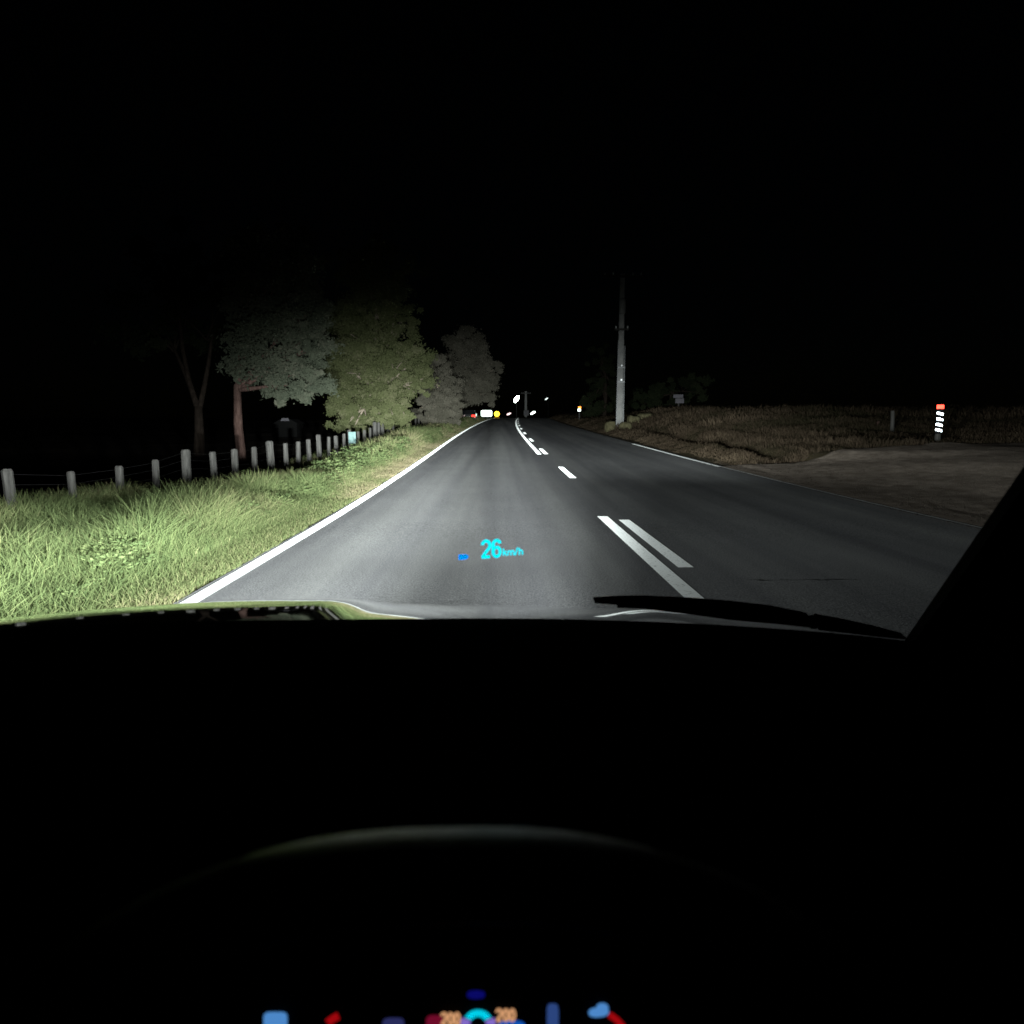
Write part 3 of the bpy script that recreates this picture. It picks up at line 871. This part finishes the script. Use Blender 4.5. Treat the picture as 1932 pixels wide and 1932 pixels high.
# ------------------------------------------------------------------ far lights along the road
def street_lamp(name, label, px, py, Y, hw, hh, mat, arm, group=None, lean=0.0, post_mat='dark'):
    c = P(px, py, Y)
    x, y = c.x + arm, c.y
    z0 = gz(x, y)
    T = empty(name, (x, y, z0 - .1), label, 'lamp', group)
    MB().tube([(x, y, z0 - .3), (x, y, c.z + .1)], [.09, .06], n=8).build('post', M[post_mat], T)
    if abs(arm) > .01:
        MB().tube([(x, y, c.z), (x - arm * .5, y, c.z + .25), (c.x, c.y, c.z + hh * .9)], [.05, .045, .04], n=6).build('arm', M[post_mat], T)
    m = MB()
    vs, fs, n, k = [], [], 14, 9
    ax = np.array((math.sin(lean), 0, math.cos(lean))); bx_ = np.array((math.cos(lean), 0, -math.sin(lean)))
    for i in range(k):
        th = math.pi * i / (k - 1)
        for j in range(n):
            ph = 2 * math.pi * j / n
            vs.append(np.array(c) + bx_ * hw * math.sin(th) * math.cos(ph) + np.array((0, 1, 0)) * hw * math.sin(th) * math.sin(ph) + ax * hh * math.cos(th))
    for i in range(k - 1):
        for j in range(n):
            fs.append((i * n + j, i * n + (j + 1) % n, (i + 1) * n + (j + 1) % n, (i + 1) * n + j))
    m.add(vs, fs).build('globe', mat, T, True)
    return T
street_lamp('street_lamp', 'brightest lamp, a white oval globe high over the far road', 974.5, 753, 120, .36, .74, M['lamp_white'], .0, lean=.6)
street_lamp('street_lamp', 'small faint white lamp high right of the far road', 1031, 752.5, 170, .18, .48, M['lamp_dim'], .5, lean=1.0)
street_lamp('post_lamp', 'small pinkish lamp low left of the far centre line', 960, 781, 150, .2, .56, M['lamp_pink'], 0, lean=1.15)
street_lamp('post_lamp', 'low white lamp right of the far utility pole', 1005.5, 779, 150, .26, .64, M['lamp_cool'], 0, lean=1.1)
c = P(937.5, 781, 110); x, y = c.x, c.y; z0 = gz(x, y)
T = empty('amber_lamp', (x, y, z0), 'glowing amber lamp on a post at the far left road edge', 'lamp')
MB().tube([(x, y, z0 - .2), (x, y, c.z)], .07, n=8).build('post', M['dark'], T)
MB().lathe((x, y - .12, c.z), [(.1, -.12), (.34, -.1), (.45, 0), (.4, .1)], n=18, axis=1).build('lens', M['lamp_amber'], T, True)
MB().box((x, y - .1, P(0, 789, 110).z), (.85, .06, .25)).build('lower_lens', M['lamp_amber_low'], T)

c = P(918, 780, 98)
T = empty('bright_sign', (c.x, c.y, gz(c.x, c.y)), 'bright white rectangular sign at the far end of the left edge line', 'sign')
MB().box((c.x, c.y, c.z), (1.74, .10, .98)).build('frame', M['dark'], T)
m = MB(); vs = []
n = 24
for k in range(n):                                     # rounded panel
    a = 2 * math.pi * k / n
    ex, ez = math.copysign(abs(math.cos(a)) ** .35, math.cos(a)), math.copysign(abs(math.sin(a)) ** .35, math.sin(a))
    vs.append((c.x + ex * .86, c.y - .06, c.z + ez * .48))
m.add(vs, [tuple(range(n))]).build('panel', M['sign_bright'], T)  # whole panel drawn as an even white emitter
for s in (-.6, .6):
    MB().tube([(c.x + s, c.y + .09, gz(c.x, c.y) - .2), (c.x + s, c.y + .09, c.z + .3)], .05, n=7).build('leg', M['steel'], T)

c = P(993, 779, 120); z0 = gz(c.x, c.y)
T = empty('road_sign', (c.x, c.y, z0), 'small dull square sign beside the far utility pole', 'sign')
MB().box((c.x, c.y, c.z), (.95, .03, .95)).build('plate', M['pale'], T)
MB().tube([(c.x, c.y + .06, z0 - .2), (c.x, c.y + .06, c.z + .3)], .04, n=7).build('post', M['steel'], T)

# parked car with a red tail lamp
b = P(884, 793, 75); x, y = b.x, b.y; z0 = gz(x, y)
T = empty('parked_car', (x, y, z0), 'grey parked car with one red tail lamp lit on the far left verge', 'car')
prof = [(-2.1, .32), (-2.12, .62), (-2.05, .95), (-1.6, 1.0), (-1.1, 1.42), (.3, 1.45), (1.0, 1.0), (1.95, .85), (2.1, .55), (2.05, .32)]
vs, fs = [], []
for s in (-1, 1):
    for yy_, zz_ in prof:
        k = .86 if zz_ < 1.2 else .66
        vs.append((x + s * k, y + 2.1 + yy_, z0 + zz_))
n = len(prof)
fs.append(tuple(range(n))); fs.append(tuple(range(2 * n - 1, n - 1, -1)))
for i in range(n):
    j = (i + 1) % n
    fs.append((i, j, n + j, n + i))
car_paint = principled('grey_car_paint', (.03, .031, .035), .3, metal=.3, coat=.6)
MB().add(vs, fs).build('body', car_paint, T)
m = MB().add([(x - .6, y + .49, z0 + 1.045), (x + .6, y + .49, z0 + 1.045), (x + .56, y + .95, z0 + 1.43), (x - .56, y + .95, z0 + 1.43)], [(0, 1, 2, 3)])
m.build('rear_window', M['dark'], T)
for sx in (-.8, .8):
    for yy_ in (.75, 3.45):
        w_ = MB()
        vs, fs = [], []
        for e in (-.1, .1):
            for k in range(14):
                a = 2 * math.pi * k / 14
                vs.append((x + sx + e, y + yy_ + .32 * math.cos(a), z0 + .32 + .32 * math.sin(a)))
        for k in range(14): fs.append((k, (k + 1) % 14, 14 + (k + 1) % 14, 14 + k))
        fs += [tuple(range(14)), tuple(range(27, 13, -1))]
        w_.add(vs, fs).build('wheel', M['rubber'], T)
tl = P(895, 786, 95.9)
MB().box((x + .58, y - .06, z0 + .72), (.44, .06, .22)).build('tail_lamp', M['lamp_red'], T)
MB().box((x - .58, y - .06, z0 + .72), (.36, .06, .2)).build('tail_lamp', principled('unlit_tail_lamp', (.3, .02, .02), .2), T)
MB().box((x, y - .07, z0 + .66), (.5, .02, .12)).build('number_plate', M['white'], T)

# ------------------------------------------------------------------ the car we ride in
XC = -.30
CAR = empty('car', (XC, .9, 0), 'dark car the photo is taken from, bonnet and black dashboard in front', 'car')
def bonnet_z(X, Y):
    d = X - XC; t = Y - 1.05
    wl = float(ss((-.22 - X) / .16))
    z = .953 - (.18 - .075 * wl) * t - (.13 + .095 * wl) * t * t
    z -= .055 * d * d + .02 * min(abs(d), 1.0) ** 4
    z += .012 * float(ss((X - .20) / .16))
    return z
rows = []
for Y in np.linspace(1.0, 2.0, 60):
    rows.append([(X, Y, bonnet_z(X, Y)) for X in np.linspace(-1.62, .66, 132)])
m = MB().sheet(rows)
last = [(X, 2.04, bonnet_z(X, 2.0) - .09) for X in np.linspace(-1.62, .66, 132)]
m.sheet([rows[-1], last])
bonnet = m.build('bonnet', M['bonnet'], CAR, True)

# dashboard: its front edge is what hides the foot of the windscreen
edge = [(-1000, 1262), (-260, 1205), (0, 1188), (160, 1179), (300, 1173), (600, 1169), (975, 1166), (1230, 1172), (1400, 1181), (1530, 1190), (1640, 1200), (1725, 1210), (1850, 1228), (2200, 1290)]
ex = np.array([e[0] for e in edge], float); ey = np.array([e[1] for e in edge], float)
xs = np.linspace(-1000, 2200, 92)
ys = np.interp(xs, ex, ey)
ys = np.convolve(np.pad(ys, 3, mode='edge'), np.ones(7) / 7, mode='valid')
rows = []
crest = [P(a, b_, .88) for a, b_ in zip(xs, ys)]
for f, dz in ((.07, -.25), (.06, -.06), (.035, -.012), (0, 0), (-.05, -.0035), (-.12, -.02), (-.2, -.06), (-.28, -.13), (-.36, -.26), (-.40, -.45), (-.42, -.7)):
    rows.append([(p.x, p.y + f, p.z + dz) for p in crest])
m = MB().sheet(rows)
dash = m.build('dashboard', M['plastic'], CAR, True)
# demister grille on the dash
gp = P(1145, 1268, .74)
for k in range(5):
    MB().box((gp.x - .02 + k * .01, gp.y, gp.z + .004), (.0035, .016, .003)).build('grille_slat', M['rim'], dash)

# instrument hood: arched lip over the cluster
arc = [(455, 1645), (500, 1621), (580, 1600), (680, 1583), (780, 1573), (880, 1569), (980, 1571), (1080, 1581), (1150, 1593), (1200, 1606), (1240, 1622)]
ax_ = np.array([q[0] for q in arc], float); ay_ = np.array([q[1] for q in arc], float)
hx = np.linspace(455, 1240, 48); hy = np.interp(hx, ax_, ay_)
hy = np.convolve(np.pad(hy, 3, mode='edge'), np.ones(7) / 7, mode='valid')
lip = [np.array(P(a, b_ + 12, .56)) for a, b_ in zip(hx, hy)]
rows = []
for dy, dz in ((.12, -.005), (.07, .010), (.03, .011), (.012, .007)):
    rows.append([q + np.array((0, dy, dz - .012)) for q in lip])
rows.append([q + np.array((0, .006, -.016)) for q in lip])
rows.append([q + np.array((0, .03, -.04)) for q in lip])
hood = MB().sheet(rows).build('instrument_hood', M['plastic'], CAR, True)

# steering wheel: a rim flattened at the top, hub and spokes
wt = np.array(P(850, 1655, .22)); wdn = unit((0, -.42, -.91)); ac, bc = .195, .185
wc = wt + wdn * bc
ring = []
for k in range(72):
    q = 2 * math.pi * k / 72
    e = 2 / 2.5
    ring.append(wc + np.array((1, 0, 0)) * ac * math.copysign(abs(math.sin(q)) ** e, math.sin(q)) - wdn * bc * math.copysign(abs(math.cos(q)) ** e, math.cos(q)))
ring += [ring[0], ring[1]]
wheel = MB().tube(ring, .0155, n=14, cap=False).build('steering_wheel', M['rim'], CAR, True)
nrm = np.array((0, math.sin(R(20)), math.cos(R(20)))); acr = np.array((0, math.cos(R(20)), -math.sin(R(20))))  # added strip, tilted to mirror the road as the rim's lit arc
rows = []
for s_, h_ in ((-.017, -.005), (-.013, -.0005), (-.006, .001), (0, .0013), (.006, .001), (.013, -.0005), (.017, -.005)):
    rr_ = []
    for k in range(-22, 23):
        q = k / 22 * .063 / ac
        p_ = wc + np.array((1, 0, 0)) * ac * math.copysign(abs(math.sin(q)) ** e, math.sin(q)) - wdn * bc * abs(math.cos(q)) ** e
        f_ = 1 - .55 * (abs(k) / 22) ** 4
        rr_.append(p_ + nrm * (.0150 + h_) + acr * s_ * f_)
    rows.append(rr_)
MB().sheet(rows).build('rim_sheen_strip', M['sheen_strip'], wheel, True)
wa = np.cross((1, 0, 0), wdn)
hub_ax = np.stack([np.array((1, 0, 0)), wa, wdn], 1)
MB().box(wc + wdn * .03, (.13, .05, .12), hub_ax, .8).build('hub', M['plastic'], wheel)
for s_, d_ in ((-1, 0), (1, 0), (0, 1)):
    e_ = wc + np.array((1, 0, 0)) * s_ * (ac - .01) + wdn * (.03 + d_ * (bc - .045))
    MB().tube([wc + wdn * .03, (wc + wdn * .03 + e_) / 2, e_], [.022, .018, .014], n=8).build('spoke', M['plastic'], wheel)

# instrument cluster
IY = .37
c0 = [P(430, 1845, IY + .02), P(1260, 1845, IY + .02), P(1290, 2080, IY - .02), P(400, 2080, IY - .02)]
cl_ = MB().add(c0 + [q + Vector((0, .03, -.02)) for q in c0], [(3, 2, 1, 0), (4, 5, 6, 7), (0, 1, 5, 4), (1, 2, 6, 5), (2, 3, 7, 6), (3, 0, 4, 7)]).build('instrument_cluster', principled('black_display', (.003, .003, .003), .6, spec=.1), CAR)
cn = np.cross(np.array(c0[1] - c0[0]), np.array(c0[3] - c0[0])); cn = unit(cn)
if cn[1] > 0: cn = -cn
def on_panel(px, py, lift=.003):
    d = np.array(P(px, py, 1.0)) - np.array(EYE)
    a = np.array(c0[0]) + cn * lift
    t_ = np.dot(a - np.array(EYE), cn) / np.dot(d, cn)
    return np.array(EYE) + d * t_
def glow(name, outline, mat, lift=.003):
    vs = [on_panel(a, b_, lift) for a, b_ in outline]
    n_ = len(vs)
    vs += [v_ - cn * .0015 for v_ in vs]
    fs = [tuple(range(n_)), tuple(range(2 * n_ - 1, n_ - 1, -1))] + [(k, (k + 1) % n_, n_ + (k + 1) % n_, n_ + k) for k in range(n_)]
    return MB().add(vs, fs).build(name, mat, cl_)
def blob(cx, cy, rx, ry, p=1.0, n=22, rot=0.0):
    out = []
    for k in range(n):
        a = 2 * math.pi * k / n
        x_ = math.copysign(abs(math.cos(a)) ** p, math.cos(a)) * rx; y_ = math.copysign(abs(math.sin(a)) ** p, math.sin(a)) * ry
        out.append((cx + x_ * math.cos(rot) - y_ * math.sin(rot), cy + x_ * math.sin(rot) + y_ * math.cos(rot)))
    return out
def ring_part(cx, cy, r0, r1, a0, a1, sy=1.0, n=16):
    out = [(cx + r1 * math.cos(R(a0 + (a1 - a0) * k / n)), cy - sy * r1 * math.sin(R(a0 + (a1 - a0) * k / n))) for k in range(n + 1)]
    out += [(cx + r0 * math.cos(R(a1 - (a1 - a0) * k / n)), cy - sy * r0 * math.sin(R(a1 - (a1 - a0) * k / n))) for k in range(n + 1)]
    return out
glow('screen_icon', blob(519, 1926, 22, 16, .45), M['ic_sky'])
glow('dial_arc', ring_part(660, 1972, 52, 66, 112, 135), M['ic_red'])
glow('screen_icon', blob(742, 1932, 20, 11, .6), M['ic_indigo'])
glow('dial_arc', blob(820, 1930, 16, 14, .6), M['ic_crimson'])
glow('gauge_ring', ring_part(902, 1930, 13, 27, 25, 155, .9), M['ic_cyan'])
glow('gauge_ring', ring_part(902, 1932, 15, 33, 156, 190, .85), M['ic_violet'])
glow('gauge_ring', ring_part(902, 1932, 15, 33, -10, 24, .85), M['ic_violet'])
glow('screen_icon', blob(965, 1938, 26, 12, .7), M['ic_blue'], .002)
glow('screen_bar', blob(1043, 1918, 11, 24, .5), M['ic_bar'])
glow('screen_icon', blob(1130, 1910, 19, 9, .8, rot=-.1) , M['ic_sky'])
glow('screen_icon', blob(1137, 1901, 11, 8, .9), M['ic_sky'], .0035)
glow('dial_arc', ring_part(1118, 1975, 62, 74, 30, 62), M['ic_red'])
glow('screen_icon', blob(898, 1877, 17, 8, .8), M['ic_navy'])

def ribbon(pts, wd):
    pts = [np.array(p, float) for p in pts]
    L, Rr = [], []
    for i, p in enumerate(pts):
        a = pts[max(0, i - 1)]; b_ = pts[min(len(pts) - 1, i + 1)]
        t_ = unit(b_ - a); nn = np.array((-t_[1], t_[0]))
        L.append(p + nn * wd / 2); Rr.append(p - nn * wd / 2)
    return L, Rr
def arc_pts(cx, cy, rx, ry, a0, a1, n=12):
    return [(cx + rx * math.cos(R(a0 + (a1 - a0) * k / n)), cy + ry * math.sin(R(a0 + (a1 - a0) * k / n))) for k in range(n + 1)]
GLYPH = {   # strokes in a unit box, x to the right, y up
    '2': [arc_pts(.5, .70, .40, .26, 172, -38, 16) + [(.62, .42), (.12, .05)], [(.04, .05), (.92, .05)]],
    '6': [arc_pts(.5, .31, .37, .26, 0, 360, 24), [(.13, .33), (.13, .70)] + arc_pts(.5, .72, .37, .24, 180, 14, 14)],
    'k': [[(.1, 0), (.1, 1)], [(.78, .68), (.14, .30)], [(.36, .42), (.84, 0)]],
    'm': [[(.08, 0), (.08, .68)], arc_pts(.29, .42, .21, .22, 180, 0, 8) + [(.5, 0)], arc_pts(.71, .42, .21, .22, 180, 0, 8) + [(.92, 0)]],
    '/': [[(.1, -.05), (.8, 1.05)]],
    'h': [[(.1, 0), (.1, 1)], arc_pts(.45, .40, .35, .26, 180, 0, 8) + [(.8, 0)]],
    '0': [arc_pts(.5, .5, .38, .45, 0, 360, 24)],
}
def glyph_mesh(ch, place, wd, x0, y0, w_, h_):
    """place(px, py, lift) -> world; pixel box of the character (y down)"""
    m_ = MB()
    for si, st in enumerate(GLYPH[ch]):
        px = [(x0 + a * w_, y0 - b_ * h_) for a, b_ in st]
        L, Rr = ribbon(px, wd)
        li = .0006 + .0002 * si
        vs = [place(q[0], q[1], li) for q in L] + [place(q[0], q[1], li) for q in Rr]
        n_ = len(L)
        m_.add(vs, [(i, i + 1, n_ + i + 1, n_ + i) for i in range(n_ - 1)])
    return m_
for k, (ch, x0) in enumerate((('2', 832), ('0', 845), ('0', 857), ('2', 936), ('0', 949), ('0', 961))):
    y0 = 1934 if k < 3 else 1927
    glyph_mesh(ch, lambda a, b_, l_: on_panel(a, b_, .003 + l_), 5.0, x0, y0, 11, 23).build('digit', M['ic_peach'], cl_)

# windscreen and the head-up display reflected in it
rows = []
for s in np.linspace(0, 1, 9):
    Y = .955 - .78 * s; zc = 1.015 + .56 * s
    rows.append([(X, Y - .10 * ((X - XC) / .8) ** 2, zc - .03 * ((X - XC) / .8) ** 2) for X in np.linspace(-1.15, .66, 13)])
ws_ = MB().sheet(rows).build('windscreen', M['windscreen'], CAR, True)
A = np.array((0., .955 - .012, 1.015)); Bv = unit((0, -.78, .56)); wn = unit(np.cross((1, 0, 0), Bv))
if wn[1] > 0: wn = -wn
HC = np.array(P(925, 1040, .79)); hn = unit(np.array(EYE) - HC)      # the projected image stands upright, facing the driver
def on_glass(px, py, lift=0.0):
    d = np.array(P(px, py, 1.0)) - np.array(EYE)
    a = HC + hn * lift
    t_ = np.dot(a - np.array(EYE), hn) / np.dot(d, hn)
    return np.array(EYE) + d * t_
tiltp = math.tan(R(-3.2))
def hud(px, py, lift): return on_glass(px, py + (px - 907) * tiltp, lift)
glyph_mesh('2', hud, 5.8, 908, 1053, 18, 33).build('digit', M['hud'], ws_)
glyph_mesh('6', hud, 5.8, 928, 1053, 18, 33).build('digit', M['hud'], ws_)
for ch, x0, w_ in (('k', 949, 8.5), ('m', 957.5, 13), ('/', 971, 7), ('h', 979, 8.5)):
    glyph_mesh(ch, hud, 2.5, x0, 1051, w_, 13.5).build('slash' if ch == '/' else 'letter', M['hud'], ws_)
vs = [hud(a, b_, .0006) for a, b_ in ([(865, 1054), (865, 1044)] + [(876 + 8 * math.cos(q), 1049 - 5 * math.sin(q)) for q in np.linspace(math.pi / 2, -math.pi / 2, 9)])]
MB().add(vs, [tuple(range(len(vs)))]).build('gear_symbol', M['hud_blue'], ws_)

# wiper on the driver's side
def wiper_piece(name, top, bot, Y, mat, parent, th=.018):
    vt = [np.array(P(a, b_, Y)) for a, b_ in top]; vb = [np.array(P(a, b_, Y)) for a, b_ in bot]
    n_ = len(vt); bk = np.array((0, th, 0.004))
    vs = vt + vb + [q + bk for q in vt] + [q + bk for q in vb]
    fs = []
    for i in range(n_ - 1):
        fs += [(i, i + 1, n_ + i + 1, n_ + i), (2 * n_ + i, 3 * n_ + i, 3 * n_ + i + 1, 2 * n_ + i + 1), (i, 2 * n_ + i, 2 * n_ + i + 1, i + 1), (n_ + i, n_ + i + 1, 3 * n_ + i + 1, 3 * n_ + i)]
    fs += [(0, n_, 3 * n_, 2 * n_), (n_ - 1, 3 * n_ - 1, 4 * n_ - 1, 2 * n_ - 1)]
    return MB().add(vs, fs).build(name, mat, parent)
wp = wiper_piece('wiper', [(1122, 1137), (1170, 1134), (1220, 1133.5), (1300, 1137), (1380, 1143), (1460, 1152), (1530, 1166)],
                 [(1122, 1138), (1170, 1142), (1220, 1149), (1300, 1159), (1380, 1170), (1460, 1177), (1530, 1184)], .97, M['rubber'], CAR)
wiper_piece('wiper_spine', [(1165, 1145.5), (1250, 1147), (1340, 1149), (1440, 1157), (1528, 1171)], [(1165, 1147), (1250, 1149), (1340, 1151.5), (1440, 1160), (1528, 1173.5)], .963, M['plastic'], wp, .006)
wiper_piece('wiper_tip', [(1545, 1168), (1600, 1178), (1660, 1191), (1712, 1205)], [(1545, 1189), (1600, 1195), (1660, 1202), (1712, 1207)], .96, M['rubber'], wp)
wiper_piece('wiper_clip', [(1531, 1169), (1538, 1168), (1544, 1169)], [(1529, 1186), (1536, 1187), (1541, 1187)], .965, M['steel'], wp, .01)

# driver's side windscreen pillar with its rubber seal
def pillar_piece(name, px0, mat, wd, dep, y_off=0.0, mirror=False):
    lo = np.array(P(px0, 1214, .80)); hi = np.array(P(px0 + 192, 950, .62))
    d = hi - lo
    lo = lo - d * .35; hi = hi + d * 1.3
    vs = []
    for q in (lo, hi):
        for a, b_ in ((0, 0), (wd, -.03), (wd, dep), (.012, dep)):
            p_ = q + np.array((a, b_ + y_off, 0))
            if mirror: p_[0] = 2 * XC - p_[0]
            vs.append(p_)
    return MB().add(vs, [(3, 2, 1, 0), (4, 5, 6, 7), (0, 1, 5, 4), (1, 2, 6, 5), (2, 3, 7, 6), (3, 0, 4, 7)]).build(name, mat, CAR)
pl_ = pillar_piece('pillar_trim', 1768, M['pillar'], .16, .004)
pillar_piece('pillar_seal', 1738, M['seal'], .05, .03, .012)

pillar_piece('pillar_trim', 1768, M['pillar'], .16, .004, 0.0, True)
pillar_piece('pillar_seal', 1738, M['seal'], .05, .03, .012, True)

# headlamps: lens, housing and the beam each one throws
def beam_nodes(li, s):
    li.use_nodes = True
    n, l = li.node_tree.nodes, li.node_tree.links
    em = n['Emission']
    tc = n.new('ShaderNodeTexCoord')
    sp = n.new('ShaderNodeSeparateXYZ'); l.new(tc.outputs['Normal'], sp.inputs[0])
    def math_(op, a, b_=None):
        q = n.new('ShaderNodeMath'); q.operation = op
        for i, v_ in enumerate((a, b_)):
            if v_ is None: continue
            if isinstance(v_, (int, float)): q.inputs[i].default_value = v_
            else: l.new(v_, q.inputs[i])
        return q.outputs[0]
    sgn = BEAM_SIGN
    x_, y_, z_ = (math_('MULTIPLY', sp.outputs[i], sgn) for i in range(3))
    az = math_('MULTIPLY', math_('ARCTAN2', x_, math_('MULTIPLY', z_, -1)), 57.2958)
    el = math_('MULTIPLY', math_('ARCSINE', y_), 57.2958)
    def curve(val, lo, hi, pts):
        t_ = math_('DIVIDE', math_('SUBTRACT', val, lo), hi - lo)
        fc = n.new('ShaderNodeFloatCurve')
        c_ = fc.mapping.curves[0]
        while len(c_.points) < len(pts): c_.points.new(.5, .5)
        for q, (a, b_) in zip(c_.points, pts):
            q.location = ((a - lo) / (hi - lo), b_); q.handle_type = 'VECTOR'
        fc.mapping.update()
        l.new(t_, fc.inputs['Value'])
        return fc.outputs[0]
    V = curve(el, -40, 20, [(a, (b_ + 4) / 4) for a, b_ in BEAM_V])      # log10 of intensity
    V = math_('POWER', 10.0, math_('SUBTRACT', math_('MULTIPLY', V, 4.0), 4.0))
    H = curve(az, -70, 70, BEAM_H)
    HU = curve(az, -70, 70, BEAM_HU)
    k_ = math_('ADD', math_('MULTIPLY', math_('MINIMUM', math_('MAXIMUM', math_('DIVIDE', math_('SUBTRACT', 4.0, az), 12.0), 0.0), 1.0), 4.4), 2.6)
    up = math_('MINIMUM', math_('MAXIMUM', math_('DIVIDE', math_('ADD', el, k_), math_('SUBTRACT', k_, 1.4)), 0.0), 1.0)
    Hm = math_('ADD', math_('MULTIPLY', H, math_('SUBTRACT', 1.0, up)), math_('MULTIPLY', HU, up))
    l.new(math_('MULTIPLY', math_('MULTIPLY', V, Hm), s), em.inputs['Strength'])

BEAM_SIGN = 1.0
BEAM_V = [(-40, -3.1), (-24, -2.65), (-15, -2.13), (-10, -1.68), (-6, -1.12), (-3, -.72), (-1.4, -.48), (-.5, -.36), (.5, -.26), (2, -.2), (5, -.46), (8, -.88), (11, -1.6), (14, -2.7), (18, -4)]
BEAM_H = [(-70, .2), (-50, .62), (-42, .68), (-34, .6), (-26, .48), (-14, .52), (-6, .72), (0, .74), (4, .48), (9, .16), (16, .05), (35, .045), (70, .02)]
BEAM_HU = [(-70, .01), (-45, .035), (-38, .042), (-32, .07), (-25, .08), (-20, .22), (-15, .50), (-10, .80), (-6, .74), (2, .68), (6, .34), (12, .26), (18, .28), (24, .26), (34, .10), (70, .01)]
POWER = 118000.0
for s in (-1, 1):
    hx_ = XC + s * .66
    hb = MB().lathe((hx_, 2.02, .56), [(.02, -.1), (.10, -.08), (.115, 0), (.11, .02)], n=18, axis=1).build('headlight', M['steel'], CAR, True)
    li = bpy.data.lights.new('headlight_beam', 'SPOT')
    li.energy = POWER
    li.color = (.93, 1.0, .97)
    li.spot_size = R(170); li.spot_blend = .1
    li.shadow_soft_size = .05
    lo_ = bpy.data.objects.new('headlight_beam', li)
    col.objects.link(lo_)
    lo_.parent = CAR
    lo_.location = Vector((hx_, 2.12, .60)) - CAR.location
    lo_.rotation_euler = (R(90), 0, 0)
    beam_nodes(li, 1.0)
